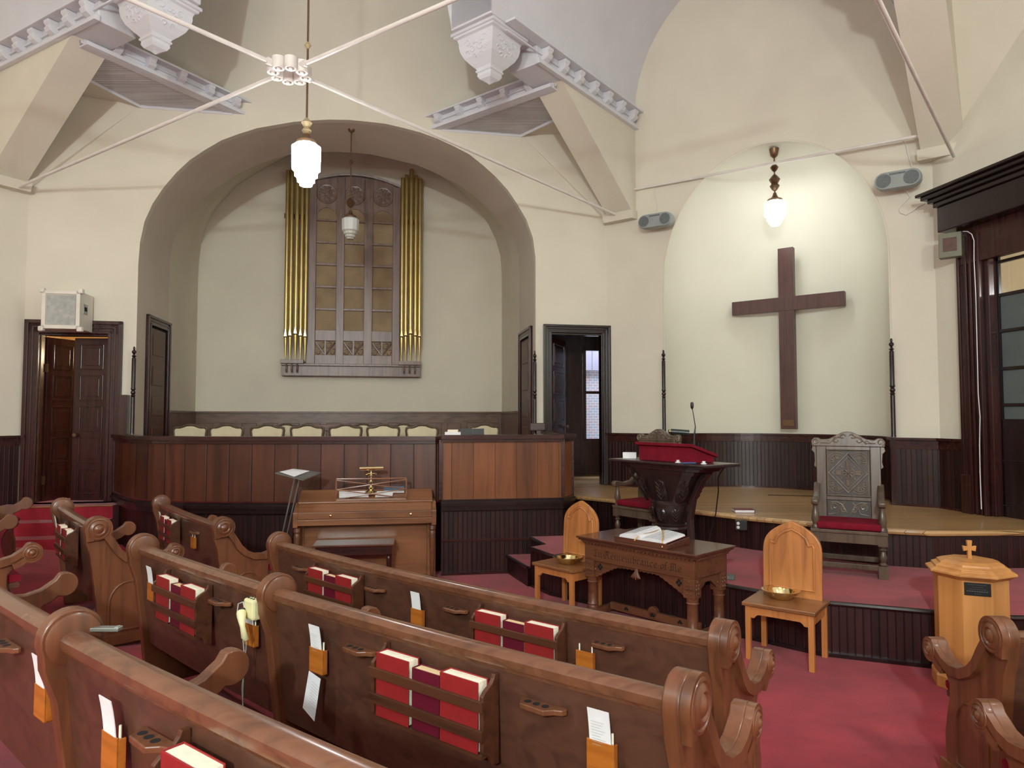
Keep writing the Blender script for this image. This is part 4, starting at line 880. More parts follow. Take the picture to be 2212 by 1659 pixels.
# ------------------------------------------------------------------ lamps
def py_is_main(px): return px < 1000
def lampfix(px, Y, ygt, ygb, ztop, lit, label, knobs, w_px):
    c = PY(px, ygt, Y); cx_, cy_ = c.x, c.y; zg1, zg0 = c.z, PY(px, ygb, Y).z; R = w_px / 2 * Y / FPX; h = zg1 - zg0
    t = thing('pendant_lamp', label, 'lamp', (cx_, cy_, ztop), 0, 'stepped opal glass pendant lamps')
    c0 = (cx_, cy_, 0)
    prof = [(R * .5, zg1 + .01), (R * .62, zg1), (R * .98, zg1 - h * .09), (R, zg1 - h * .12), (R * .97, zg1 - h * .60)]
    low = [(R * .97, zg1 - h * .60), (R * .80, zg1 - h * .66), (R * .78, zg1 - h * .76), (R * .62, zg1 - h * .80), (R * .60, zg1 - h * .89), (R * .46, zg1 - h * .92), (R * .42, zg1 - h * .98), (0, zg0)]
    if lit:
        MB().lathe(prof + low[1:], c0, 12).build('glass_shade', M['glow' if py_is_main(px) else 'glow2'], t, smooth=False)
    else:
        MB().lathe(prof, c0, 12).build('glass_shade', M['opal'], t); MB().lathe(low, c0, 12).build('lower_glass', M['velum'], t)
    MB().lathe([(R * .70, zg1 - .01), (R * .68, zg1 + .02), (R * .35, zg1 + h * .12), (.03, zg1 + h * .22), (.022, zg1 + h * .32), (0, zg1 + h * .33)], c0, 20).build('shade_fitter', M['bronze'], t, smooth=True)
    m = MB().tube([(cx_, cy_, zg1 + h * .25), (cx_, cy_, ztop - .02)], .011, 8); m.build('stem', M['bronze'], t, smooth=True)
    m = MB()
    for y, r in knobs:
        z = PY(px, y, Y).z; m = MB(); m.lathe([(0.012, z - r * 1.1), (r * .6, z - r * .7), (r, z), (r * .55, z + r * .6), (.012, z + r)], c0, 16); m.build('stem_knob', M['lampbr' if px < 700 else 'bronze'], t, smooth=True)
    MB().lathe([(.02, ztop - .13), (.05, ztop - .10), (.065, ztop - .03), (.07, ztop), (0, ztop)], c0, 18).build('ceiling_canopy', M['bronze'], t, smooth=True)
    return t
lampfix(662, 7.0, 310, 403, TOP, 1, 'large lit pendant lamp with glowing stepped glass in front of the organ', ((98, .035), (266, .055), (283, .05)), 64)
lampfix(1674, 9.98, 434, 488, PY(1674, 322, 9.98).z, 1, 'lit pendant lamp glowing inside the cross niche', ((362, .06), (388, .08), (402, .07)), 46)
lampfix(757, 11.1, 470, 518, PY(757, 270, 11.1).z, 0, 'unlit white pendant lamp hanging from the organ arch', ((350, .04), (438, .08)), 38)
# ------------------------------------------------------------------ tie rods and hub
zr_ = PY(1335, 466, 11.2).z; hub = PY(625, 152, 1500 * (zr_ - H) / (900 - 152)); hz = hub.z
hub = Vector((hub.x, hub.y, hz)); k1 = PY(1335, 466, 11.2); k0 = PY(18, 413, 9.75)
t = thing('tie_rod_hub', 'white iron ring hub where the crossing tie rods meet', 'hub', tuple(hub))
m = MB()
for i in range(8):
    a = 2 * pi * (i + .5) / 8; c = hub + Vector((.15 * math.cos(a), .15 * math.sin(a), 0)); m = MB()
    m.lathe([(.034, -.03), (.036, -.05), (.055, -.055), (.06, -.045), (.06, .055), (.0, .055)], c, 14); m.build('ring_boss', M['whiterod'], t, smooth=True)
    MB().lathe([(0, -.062), (.018, -.062), (.018, -.02), (0, -.02)], c, 10).build('bolt', M['whiterod'], t, smooth=True)
for i, (a, lb) in enumerate(((k1, 'white tie rod running right from the hub to the corner bracket'), (k0, 'white tie rod running down left from the hub to the wall'), (hub - (k1 - hub) * .8, 'white tie rod running up left from the hub past the pendant'), (hub - (k0 - hub) * .8, 'white tie rod running up right from the hub'))):
    d = (a - hub).normalized(); o = MB().tube([hub + d * .12, a], .021, 10).build('tie_rod', M['whiterod'], None, smooth=True); tag(o, lb, 'tie rod', 'ceiling tie rods')
    MB().tube([hub + d * .10, hub + d * .24], .035, 6).build('rod_socket', M['whiterod'], o)
ra, rb2 = AW.p(.14, 0, .32), AW.p(4.66, 0, .30); pa, pb_ = PY(1366, 410, ra.y), PY(2013, 288, rb2.y); ra.z, rb2.z = pa.z, pb_.z
ra = pa; rb2 = pb_
tag(MB().tube([ra, rb2], .021, 10).build('tie_rod', M['whiterod'], None, smooth=True), 'white tie rod crossing in front of the cross niche', 'tie rod', 'ceiling tie rods')
c2 = PY(2060, 337, 8.15); far = Vector((c2.x - 2.58 * 1.6, c2.y - 3.16 * 1.6, c2.z))
tag(MB().tube([c2, far], .021, 10).build('tie_rod', M['whiterod'], None, smooth=True), 'white tie rod descending steeply at the upper right corner', 'tie rod', 'ceiling tie rods')
# ------------------------------------------------------------------ organ case
ob = FWb.sh(.16); t = thing('organ_case', 'arched wooden organ case with brass pipes on both sides', 'organ', tuple(FWb.p(FWb.sz(763, 800)[0], FWb.sz(763, 800)[1], .1)))
def S(px, py=560): return ob.sz(px, py)[0]
def Zy(py, px=760): return ob.sz(px, py)[1]
def obx(m, x0, x1, z0, z1, o0, o1): m.prism([ob.p(x0, z0, o0), ob.p(x1, z0, o0), ob.p(x1, z1, o0), ob.p(x0, z1, o0)], ob.n * (o1 - o0))
L0, L1 = S(664), S(864); ztop, zend, zbt = Zy(381), Zy(402), Zy(787)
topc = [(L0 + (L1 - L0) * i / 20, zend + (ztop - zend) * (1 - ((i - 10) / 10) ** 2)) for i in range(21)]
MB().prism([ob.p(a, z, -.15) for a, z in [(L0, zbt)] + topc + [(L1, zbt)]], ob.n * .12).build('case_back', M['organ'], t)
MB().lofts([[ob.p(a, z + dz, o) for o, dz in ((-.15, .0), (.07, 0), (.08, .03), (.05, .045), (-.15, .045))] for a, z in topc]).build('arched_cornice', M['organ'], t)
cols = [(S(683), S(727)), (S(744), S(787)), (S(805), S(848))]
m = MB()
for a, b in ((L0, cols[0][0]), (cols[0][1], cols[1][0]), (cols[1][1], cols[2][0]), (cols[2][1], L1)):
    za = zend + (ztop - zend) * (1 - (((a + b) / 2 - (L0 + L1) / 2) / ((L1 - L0) / 2)) ** 2); m = MB(); obx(m, a, b, zbt, za - .02, -.03, .04); m.build('stile', M['organ'], t, bev=.008)
g = MB(); obx(g, L0 + .1, L1 - .1, Zy(716), Zy(452), -.028, -.02); g.build('grille_cloth', M['weave'], t)
rows = [(477, 480.5), (524, 528), (571, 575.5), (619.5, 623.5), (667.5, 671.5), (715, 737), (768, 787)]
for y0, y1 in rows:
    m = MB(); obx(m, cols[0][0], cols[2][1], Zy(y1 + .4), Zy(y0 - .4), -.03, .028); m.build('cross_rail', M['organ'], t, bev=.006)
for k, (a, b) in enumerate(cols):
    c = (a + b) / 2; hw = (b - a) / 2; za, zb_ = Zy(477), Zy(452)
    sp_ = [(c + hw * .98 * math.cos(u), za + .03 + (zb_ - za) * .9 * math.sin(u)) for u in [pi * i / 14 for i in range(15)]]
    m = MB(); ztk = zend + (ztop - zend) * (1 - ((c - (L0 + L1) / 2) / ((L1 - L0) / 2)) ** 2) - .02
    m.prism([ob.p(x, z, -.03) for x, z in [(a, ztk), (a, za)] + sp_[::-1] + [(b, za), (b, ztk)]], ob.n * .03)
    # rose tracery
    rc = Vector((c, (Zy(398) + Zy(447)) / 2)); rr = min(hw * .93, (Zy(398) - Zy(447)) / 2)
    def ring(cx_, cz_, r, w_, n=24): m.tube([ob.p(cx_ + r * math.cos(2 * pi * i / n), cz_ + r * math.sin(2 * pi * i / n), .006) for i in range(n + 1)], w_, 5)
    ring(rc.x, rc.y, rr, .02)
    for i in range(8):
        u = 2 * pi * i / 8 + .39; e1 = Vector((math.cos(u), math.sin(u)))
        m.tube([ob.p(rc.x + e1.x * .03, rc.y + e1.y * .03, .006), ob.p(rc.x + e1.x * rr * .95, rc.y + e1.y * rr * .95, .006)], .017, 5)
        u2 = u + pi / 8; e2 = Vector((math.cos(u2), math.sin(u2))); ring(rc.x + e2.x * rr * .72, rc.y + e2.y * rr * .72, rr * .17, .013, 10)
    m.build('rose_tracery', M['organ'], t)
    # pierced lower panel
    z0, z1 = Zy(768), Zy(737); g = MB(); obx(g, a, b, z0, z1, -.03, -.02); g.build('pierced_panel_back', M['weave'], t)
    m = MB(); obx(m, c - .015, c + .015, z0, z1, -.02, .02)
    for sg in (-1, 1):
        m.tube([ob.p(c + sg * .02, z0 + .02, 0), ob.p(c + sg * hw * .95, z1 - .03, 0)], .017, 5)
        for cx_, cz_ in ((.32, .72), (.7, .28)):
            ccx, ccz = c + sg * hw * cx_, z0 + (z1 - z0) * cz_
            for j in range(3):
                u = 2 * pi * j / 3 + (.5 if sg > 0 else .6); q_ = [ob.p(ccx + .035 * math.cos(u) + .03 * math.cos(v), ccz + .035 * math.sin(u) + .03 * math.sin(v), 0) for v in [u - 1.9 + 3.8 * i / 6 for i in range(7)]]; m.tube(q_, .009, 5)
    m.build('leaf_tracery', M['organ'], t)
sb = MB(); x0, x1 = S(612), S(909); obx(sb, x0, x1, Zy(813), Zy(792), -.15, .06); obx(sb, x0, x1, Zy(792), Zy(787), -.15, .12); sb.build('base_board', M['organ'], t, bev=.006)
for nm, xs_, ps in (('left', (612, 661), ((619.5, 368), (629, 361), (640.5, 352), (651.5, 362), (661.5, 370))), ('right', (862, 909), ((868.7, 385), (877.4, 378), (887.7, 366), (898, 379), (907, 387)))):
    b = MB(); obx(b, S(xs_[0]), S(xs_[1]), Zy(788), Zy(780), .0, .20); blk = b.build('pipe_block', M['organ'], t, bev=.004)
    for j in range(3):
        xx = S(xs_[0] + 12 + j * 11.5); hk = MB().tube([ob.p(xx, Zy(788), .17), ob.p(xx, Zy(794), .15), ob.p(xx, Zy(800), .16), ob.p(xx, Zy(806), .12)], .018, 6); h_ = hk.build('pipe_hook', M['organ'], blk)
    m = MB(); obx(m, S(xs_[0] + 2), S(xs_[1] - 2), Zy(480), Zy(470), .03, .06); m.build('pipe_stay', M['void'], t)
    pp_ = ob.sh(.12)
    for j, (px, yt) in enumerate(ps):
        a, zt2 = pp_.sz(px, 560)[0], pp_.sz(px, yt)[1]; zm_ = pp_.sz(px, (728, 726, 722, 726, 728)[j])[1]; zb2 = pp_.sz(px, 781)[1]; r = .046 if j == 2 else .04
        o_ = pp_.p(a, 0, 0)
        pi_ = MB().lathe([(.008, zb2), (r * .97, zm_ - .02), (r, zm_), (r, zt2), (r * .85, zt2), (r * .85, zt2 - .05), (0, zt2 - .06)], o_, 18).build('organ_pipe', M['goldpipe'], t, smooth=True)
        mm = MB(); fc = pp_.p(a, zm_, r * .9); mm.prism([pp_.p(a - r * .62, zm_ + .01, r * .88), pp_.p(a + r * .62, zm_ + .01, r * .88), pp_.p(a, zm_ + .16, r * .98)], pp_.n * .008); mm.build('pipe_lip', M['brass'], pi_)
        mm = MB(); mm.prism([pp_.p(a - r * .7, zm_ - .012, r * .8), pp_.p(a + r * .7, zm_ - .012, r * .8), pp_.p(a + r * .7, zm_ + .012, r * .8), pp_.p(a - r * .7, zm_ + .012, r * .8)], pp_.n * .012); mm.build('pipe_mouth', M['void'], pi_)
# ------------------------------------------------------------------ cross
cp = AW.sh(-.86); x0, x1 = cp.sz(1683, 730)[0], cp.sz(1716, 730)[0]; zb_, zt_ = cp.sz(1700, 927)[1], cp.sz(1697, 535)[1]
t = thing('wall_cross', 'large brown wooden cross hanging in the lit niche', 'cross', tuple(cp.p((x0 + x1) / 2, zb_)))
def cb(m, a, b, z0, z1, o0, o1): m.prism([cp.p(a, z0, o0), cp.p(b, z0, o0), cp.p(b, z1, o0), cp.p(a, z1, o0)], cp.n * (o1 - o0))
m = MB(); cb(m, x0, x1, zb_, zt_, -.10, 0); m.build('upright', M['cross'], t, bev=.004)
az1, az0 = cp.sz(1697, 641)[1], cp.sz(1697, 671)[1]; m = MB(); xa, xb = cp.sz(1581, 665)[0], cp.sz(1824, 646)[0]; cb(m, xa, x0, az0, az1, -.10, 0); cb(m, x1, xb, az0, az1, -.10, 0); cb(m, x0 - .002, x1 + .002, az0, az1, -.1, .003); m.build('crossbar', M['cross'], t, bev=.004)
m = MB(); cb(m, x0 + .03, x1 - .03, zb_ + .05, zb_ + .14, 0, .006); L(m.build('plaque', M['bronze'], t), 'small bronze plaque')
m = MB(); cb(m, x0 + .08, x1 - .08, az0 + .05, az1 - .05, -.36, -.1); cb(m, x0 + .08, x1 - .08, zb_ + .3, zb_ + .4, -.36, -.1); m.build('wall_bracket', M['metal'], t)
# ------------------------------------------------------------------ wall fittings
def spindle(pl, px, yt, yb, off, label):
    a, z1 = pl.sz(px, yt, off); z0 = pl.sz(px, yb, off)[1]; c = pl.p(a, 0, off); h = z1 - z0; r = .028
    f = lambda u: z0 + h * u
    prof = [(r * 1.1, f(0)), (r, f(.02)), (r, f(.42)), (r * .8, f(.425)), (r * 1.2, f(.435)), (r * .8, f(.45)), (r * 1.15, f(.465)), (r * 1.15, f(.48)), (r * .75, f(.495)), (r * 1.2, f(.51)), (r, f(.53)), (r, f(.86)), (r * .6, f(.875)), (r * 1.2, f(.885)), (r * .6, f(.90)), (r * .5, f(.91)), (r * 1.1, f(.93)), (r * 1.0, f(.945)), (r * .4, f(.96)), (r * .6, f(.975)), (r * .4, f(.99)), (0, f(1.0))]
    tag(MB().lathe(prof, c, 12).build('turned_finial_post', M['black'], None, smooth=True), label, 'post', 'turned finial posts')
spindle(FW, 290, 748, 938, .14, 'slim dark turned post left of the organ arch'); spindle(FW, 1155, 757, 938, .10, 'slim dark turned post right of the organ arch')
spindle(AW, 1433, 755, 937, .06, 'slim dark turned post at the left edge of the cross niche'); spindle(AW, 1925, 730, 944, .06, 'slim dark turned post at the right edge of the cross niche')
a0_, z0 = FW.sz(256, 938, .12); a1_, z1 = FW.sz(276, 853, .12); tag(MB().prism([FW.p(a0_, z0, .03), FW.p(a1_, z0, .03), FW.p(a1_, z1, .03), FW.p(a0_, z1, .03)], FW.n * .12).build('column_speaker', M['dark'], None, bev=.005), 'narrow dark upright column speaker beside the left doorway', 'speaker')
m = MB(); a_, z_ = FW.sz(1161, 932, .3); m.box(FW.p(a_, 1.78, .3), (.24, .2, .12)); tag(m.build('parapet_newel', M['darkh'], None, bev=.01), 'short dark newel block behind the projecting parapet box', 'newel'); 
# white cabinet speaker above the left door
fo = .50; a0_, z1 = FW.sz(90, 626, fo); a1_, z0 = FW.sz(171, 711, fo); t = thing('wall_speaker_cabinet', 'white cabinet speaker with grey grille mounted above the left doorway', 'speaker', tuple(FW.p((a0_ + a1_) / 2, z0, fo)))
def fb(m, a, b, z, zz, o0, o1): m.prism([FW.p(a, z, o0), FW.p(b, z, o0), FW.p(b, zz, o0), FW.p(a, zz, o0)], FW.n * (o1 - o0))
m = MB(); fb(m, a0_, a1_, z0, z1, .05, fo - .02); m.build('cabinet', M['screen'], t, bev=.01)
m = MB()
for q_ in ((a0_, a0_ + .05, z0, z1), (a1_ - .05, a1_, z0, z1), (a0_, a1_, z0, z0 + .05), (a0_, a1_, z1 - .05, z1)): fb(m, *q_, fo - .05, fo)
m.build('edge_frame', M['screen'], t, bev=.008)
m = MB(); fb(m, a0_ + .06, a1_ - .06, z0 + .06, z1 - .06, fo - .02, fo - .008); m.build('grille', M['cloth'], t)
for u in (a0_, a1_):
    for v in (z0, z1):
        m = MB().box(FW.p(u, v, fo - .03), (.07, .07, .07)); m.build('corner_protector', M['screen'], t, bev=.015)
m = MB(); m.prism([FW.p(a1_ + .001, z0 + .36 * (z1 - z0) + zz, .25 + oo) for oo, zz in ((0, .04), (.14, .04), (.14, .18), (0, .18))], FW.d * .006); m.build('side_handle', M['cloth'], t)
m = MB(); m.prism([FW.p(a1_ + .007, z0 + .36 * (z1 - z0) + zz, .25 + oo) for oo, zz in ((.03, .08), (.11, .08), (.11, .14), (.03, .14))], FW.d * .003); m.build('handle_recess', M['void'], t)
def oval(px0, px1, py, h, off, tilt, label):
    a, z = AW.sz((px0 + px1) / 2, py, off); wd = abs(AW.sz(px1, py, off)[0] - AW.sz(px0, py, off)[0]); c = AW.p(a, z, off); t = thing('oval_speaker', label, 'speaker', tuple(c), 0, 'grey oval speakers beside the niche')
    hh = h / 2; R = Matrix.Rotation(tilt, 3, -AW.n)
    def P_(x, y, o): return c + R @ (AW.d * x + Vector((0, 0, y))) + AW.n * o
    def outline(k): 
        r = hh * k; L_ = wd / 2 - hh
        return [(L_ + r * math.cos(u), r * math.sin(u)) for u in [-pi / 2 + pi * i / 12 for i in range(13)]] + [(-L_ + r * math.cos(u), r * math.sin(u)) for u in [pi / 2 + pi * i / 12 for i in range(13)]]
    MB().lofts([[P_(x, y, o) for x, y in outline(k)] for k, o in ((.6, -.12), (.92, -.08), (1, 0), (.98, .04), (.9, .055))]).build('housing', M['grey'], t, smooth=True)
    for sg in (-1, 1): MB().lathe([(hh * .72, 0), (hh * .76, .012), (hh * .5, .006), (0, .018)], P_(sg * (wd / 2 - hh), 0, .053), 22, AW.n).build('speaker_cone', M['dgrey'], t, smooth=True)
    m = MB().prism([P_(x, y, .054) for x, y in ((-.09, hh * .55), (.09, hh * .55), (.09, hh * .75), (-.09, hh * .75))], AW.n * .006); m.build('label_slot', M['dgrey'], t)
    MB().tube([P_(0, .0, -.1), P_(0, 0, -off - .0)], .02, 8).build('wall_mount', M['metal'], t)
    return P_
Pl_ = oval(1380, 1453, 477, .22, .28, .03, 'small grey oval speaker left of the cross niche'); Pr_ = oval(1888, 1992, 389, .225, .28, .02, 'grey oval speaker right of the cross niche near the pediment')
def wire(pts, name, label, m_='whiterod', r=.006):
    tag(MB().tube(pts, r, 6).build(name, M[m_], None, smooth=True), label, 'cable', None)
wire([AW.p(*AW.sz(x, y, .03), .03) for x, y in ((1413, 405), (1412, 415), (1416, 430), (1418, 445), (1417, 458))], 'speaker_wire', 'thin white wire dropping from tie rod to the left oval speaker')
wire([AW.p(*AW.sz(x, y, .03), .03) for x, y in ((1950, 302), (1957, 310), (1961, 330), (1966, 348), (1970, 360))], 'speaker_wire', 'thin white wire from tie rod down to the right oval speaker')
wire([AW.p(*AW.sz(x, y, .02), .02) for x, y in ((1958, 412), (1966, 425), (1950, 440), (1942, 452), (1945, 460), (1957, 464), (1972, 455), (1985, 445), (1998, 439))], 'speaker_wire', 'looped white wire between the right oval speaker and the pediment')
gs = RW.sh(.30); a0_, z1 = gs.sz(2025, 506); a1_, z0 = gs.sz(2078, 554)
t = thing('wall_monitor_speaker', 'small olive speaker box hanging under the right door pediment', 'speaker', tuple(AW.p(4.6, z0, .2)))
gp = PY(2026, 506, 8.1); gq = PY(2078, 552, 7.95); dd = Vector((gq.x - gp.x, gq.y - gp.y, 0)).normalized(); gn = Vector((dd.y, -dd.x, 0)); wd_ = (Vector((gq.x, gq.y, 0)) - Vector((gp.x, gp.y, 0))).length
def gb(m, a, b, z, zz, o0, o1): m.prism([Vector((gp.x, gp.y, 0)) + dd * k + Vector((0, 0, y)) + gn * o0 for k, y in ((a, z), (b, z), (b, zz), (a, zz))], gn * (o1 - o0))
t.location = (gp.x, gp.y, gq.z)
m = MB(); gb(m, 0, wd_, gq.z, gp.z, -.12, 0); m.build('box_body', M['olive'], t, bev=.008)
m = MB(); gb(m, wd_ * .2, wd_ * .8, gq.z + .07, gp.z - .06, 0, .006); m.build('speaker_grille', M['rack'], t, bev=.002)
pts_ = [RW.p(*RW.sz(x, y, .13), .13) for x, y in ((2080, 500), (2090, 500), (2099, 506), (2104, 520), (2104, 560), (2108, 640), (2110, 720), (2112, 800), (2113, 850), (2117, 900), (2116, 960), (2117, 1020), (2120, 1100))]
wire(pts_, 'white_cable', 'white cable running down the right door surround to the platform', 'paper', .005)

# ------------------------------------------------------------------ choir chairs
def xf(loc, rz): return Matrix.Translation(loc) @ Matrix.Rotation(rz, 4, 'Z')
ct = thing('choir_chair', '', 'chair', (0, 0, 0), 0, 'cream upholstered choir chairs')
half = [(.0, .93), (.06, .925), (.12, .90), (.17, .888), (.215, .89), (.245, .875), (.25, .84), (.235, .74), (.21, .62), (.18, .50)]
prof = [(-x, z) for x, z in half[::-1]] + half[1:]
m = MB().prism([(x * .94, .02, .5 + (z - .5) * .955) for x, z in prof], (0, .06, 0)); m.build('back_cushion', M['cream'], ct, local=True, bev=.02)
MB().tube([(x, .05, z) for x, z in prof], .02, 8).build('back_frame', M['throne'], ct, local=True, smooth=True)
MB().b2((-.24, -.42, .40), (.24, .06, .48)).build('seat', M['cream'], ct, local=True, bev=.025)
for x, y in ((-.2, -.38), (.2, -.38), (-.18, .04), (.18, .04)): MB().lathe([(.018, 0), (.026, .40)], (x, y, 0), 8).build('leg', M['throne'], ct, local=True)
MB().b2((-.2, .03, .38), (.2, .07, .55)).build('rear_rail', M['throne'], ct, local=True)
ords = ['leftmost', 'second', 'third', 'fourth', 'fifth', 'sixth', 'seventh']
fr_px = [409, 488, 577, 663, 746, 828, 912]
for i, px in enumerate(fr_px):
    c = ct if i == 0 else dup(ct); q_ = PY(px, 930, 11.0); c.location = (q_.x, q_.y, ZB); c.rotation_euler = (0, 0, A0 + .02 * (i % 3 - 1))
    c['label'] = 'cream choir chair, %s along the parapet' % ('leftmost' if i == 0 else ords[i] + ' from the left')
for px, lb, Y in ((1047, 'cream choir chair behind the black binders on the parapet', 11.7), (617, 'rear cream choir chair between the third and fourth front chairs', 12.1), (784, 'rear cream choir chair between the fifth and sixth front chairs', 12.1), (872, 'rear cream choir chair between the sixth and seventh front chairs', 12.1)):
    c = dup(ct); q_ = PY(px, 930, Y); c.location = (q_.x, q_.y, ZB); c.rotation_euler = (0, 0, A0); c['label'] = lb
t = thing('wooden_choir_chair', 'plain brown wooden chair top behind the cream choir chairs', 'chair', tuple(PY(706, 930, 11.6).xy.to_3d() + Vector((0, 0, ZB))), A0)
MB().b2((-.22, .0, .82), (.22, .025, .93)).build('crest_rail', M['table'], t, local=True, bev=.01)
for x in (-.2, .2): MB().b2((x - .015, 0, 0), (x + .015, .025, .85)).build('post', M['table'], t, local=True)
MB().b2((-.22, -.4, .43), (.22, .02, .46)).build('seat', M['table'], t, local=True)
for x in (-.19, .19): MB().b2((x - .015, -.38, 0), (x + .015, -.35, .43)).build('leg', M['table'], t, local=True)
# binders and papers on the parapet
zt_ = 1.716; bq = PY(962, 940, 8.62)
for i, (px0, px1, h, mt, lb) in enumerate(((962, 996, .035, 'paper', 'stack of white hymn sheets lying on the choir parapet'), (968, 990, .028, 'pages', 'thin cream booklet on top of the white sheets on the parapet'), (996, 1020, .075, 'blackbook', 'left black binder lying on the choir parapet'), (1021, 1046, .075, 'blackbook', 'right black binder lying on the choir parapet'))):
    a, b = PY(px0, 930, 8.62).x, PY(px1, 930, 8.62).x; z0 = zt_ + (.035 if i == 1 else 0)
    t = thing('binder' if i > 1 else 'booklet', lb, 'binder' if i > 1 else 'papers', ((a + b) / 2, 8.62, z0))
    MB().b2((a + .003, 8.56, z0 + .004), (b - .003, 8.68, z0 + h - .004)).build('page_block', M['paper'], t)
    m = MB().b2((a, 8.555, z0), (b, 8.685, z0 + .004)); m.b2((a, 8.555, z0 + h - .004), (b, 8.685, z0 + h)); m.b2((a, 8.551, z0), (b, 8.555, z0 + h)); m.build('cover', M[mt], t)

# ------------------------------------------------------------------ piano and its things
W_ = 1.63; pl_ = PY(632, 1130, 7.98); prz = 8.6 * pi / 180
pn = thing('spinet_piano', 'walnut spinet piano in front of the choir parapet', 'piano', (pl_.x, pl_.y, 0), prz); pn.scale = (1, .8, 1)
B = lambda lo, hi, nm, mt='piano', bv=.006, sm=False: MB().b2(lo, hi).build(nm, M[mt], pn, local=True, bev=bv)
B((.10, .24, .05), (W_ - .10, .27, .69), 'lower_panel'); B((.0, .22, .0), (.10, .5, .92), 'side_panel'); B((W_ - .10, .22, .0), (W_, .5, .92), 'side_panel')
B((.10, .2, .0), (W_ - .10, .5, .06), 'toe_board', 'rack'); B((.05, .0, .69), (W_ - .05, .26, .76), 'key_slip')
B((.05, .012, .762), (W_ - .05, .26, .84), 'fallboard')
for x in (0, W_ - .055): MB().prism([(x, 0, .67), (x, 0, .84), (x, .10, .86), (x, .24, .93), (x, .5, .93), (x, .5, .67)], (.055, 0, 0)).build('cheek', M['piano'], pn, local=True, bev=.006)
MB().prism([(.055, .02, .842), (.055, .16, .925), (.055, .26, .925), (.055, .26, .842)], (W_ - .11, 0, 0)).build('key_lid', M['piano'], pn, local=True, bev=.004)
MB().prism([(.04, .15, .925), (.04, .15, .945), (.04, .49, 1.06), (.04, .49, .925)], (W_ - .08, 0, 0)).build('top_lid', M['piano'], pn, local=True, bev=.006)
for x in (.42, W_ - .30): MB().lathe([(.004, 0), (.004, .01), (.013, .014), (.013, .022), (0, .028)], (x, .012, .80), 12, (0, -1, 0)).build('lid_knob', M['brass'], pn, local=True, smooth=True)
for x in (.045, W_ - .045): MB().lathe([(.016, 0), (.02, .03), (.036, .5), (.04, .56), (.03, .6), (.042, .62), (.036, .66), (.042, .67)], (x, .05, 0), 14).build('leg', M['table'], pn, local=True, smooth=True)
# lattice music desk
a_, b_ = .46, 1.28; mdz = .93
def mdp(x, u): return (x, .17 + u * .10, mdz + u * .27)
def bar(m, p, q_, w_=.009):
    m.tube([p, q_], w_, 4)
m = MB(); bar(m, mdp(a_, 0), mdp(a_, 1)); bar(m, mdp(b_, 0), mdp(b_, 1)); bar(m, mdp(a_, 1), mdp(b_, 1)); 
for u0, u1 in ((.95, .55), (.55, .95), (.55, .15), (.15, .55)): bar(m, mdp(a_, u0), mdp(b_, u1), .006)
m.prism([mdp(a_, 0), mdp(b_, 0), mdp(b_, .16), mdp(a_, .16)], (0, .012, 0)); m.build('music_desk', M['piano'], pn, local=True)
def onp(x, y, z): y *= .8; c_, s_ = math.cos(prz), math.sin(prz); return Vector((pl_.x + x * c_ - y * s_, pl_.y + x * s_ + y * c_, z))
lp = onp(.86, .36, 1.02); t = thing('piano_lamp', 'polished brass piano lamp with a horizontal tube shade', 'lamp', tuple(lp), prz + .12)
MB().lathe([(.075, 0), (.075, .012), (.05, .03), (.02, .05), (.03, .07), (.018, .09), (.012, .12), (.022, .14), (.01, .16), (.01, .20), (.024, .215), (.01, .235), (.008, .27), (0, .272)], (0, 0, 0), 18).build('stem', M['brass'], t, local=True, smooth=True)
m = MB().tube([(-.05, 0, .235), (.05, 0, .235)], .008, 8); m.build('cross_arm', M['brass'], t, local=True, smooth=True)
for s_ in (-1, 1): MB().lathe([(.013, -.01), (.013, .01), (0, .012)], (s_ * .055, 0, .235), 10, (s_, 0, 0)).build('thumb_screw', M['brass'], t, local=True)
MB().tube([(-.14, -.02, .30), (.14, -.02, .30)], .024, 14).build('tube_shade', M['brass'], t, local=True, smooth=True); MB().tube([(0, 0, .26), (0, -.02, .29)], .008, 8).build('shade_joint', M['brass'], t, local=True)
for x, y, wx, wy_, h, mt, lb, r_ in ((.66, .33, .34, .16, .012, 'paper', 'open white sheet music left of the brass piano lamp', .1), (1.02, .32, .2, .15, .01, 'paper', 'white sheet music right of the brass piano lamp', -.1), (1.13, .42, .24, .12, .03, 'olive', 'blue-grey book lying at the back right of the piano lid', .05)):
    p = onp(x, y, .945 + (y - .15) * .338 + .004); t = thing('sheet_music' if mt == 'paper' else 'music_book', lb, 'sheet music' if mt == 'paper' else 'book', tuple(p), prz + r_)
    MB().box((0, 0, h / 2), (wx, wy_, h)).build('pages', M['paper'], t, local=True)
    if mt != 'paper': m = MB().box((0, 0, h + .002), (wx + .005, wy_ + .005, .004)); m.build('cover', plain('blue_grey_cover', srgb(92, 112, 128)), t, local=True)
    t.rotation_euler = (math.radians(18), 0, prz + r_)
bp_ = PZ(766, 1172, .50); t = thing('piano_bench', 'dark red-brown piano bench in front of the spinet', 'bench', (bp_.x, bp_.y, 0), prz - .02)
MB().b2((-.45, -.17, .48), (.45, .19, .505)).build('bench_top', M['tabletop'], t, local=True, bev=.006)
MB().b2((-.42, -.14, .38), (.42, .16, .48)).build('apron', M['darkh'], t, local=True, bev=.004)
for x in (-.39, .39):
    for y in (-.11, .13): MB().lathe([(.014, 0), (.025, .3), (.028, .34), (.02, .36), (.03, .38)], (x, y, 0), 10).build('leg', M['dark'], t, local=True, smooth=True)
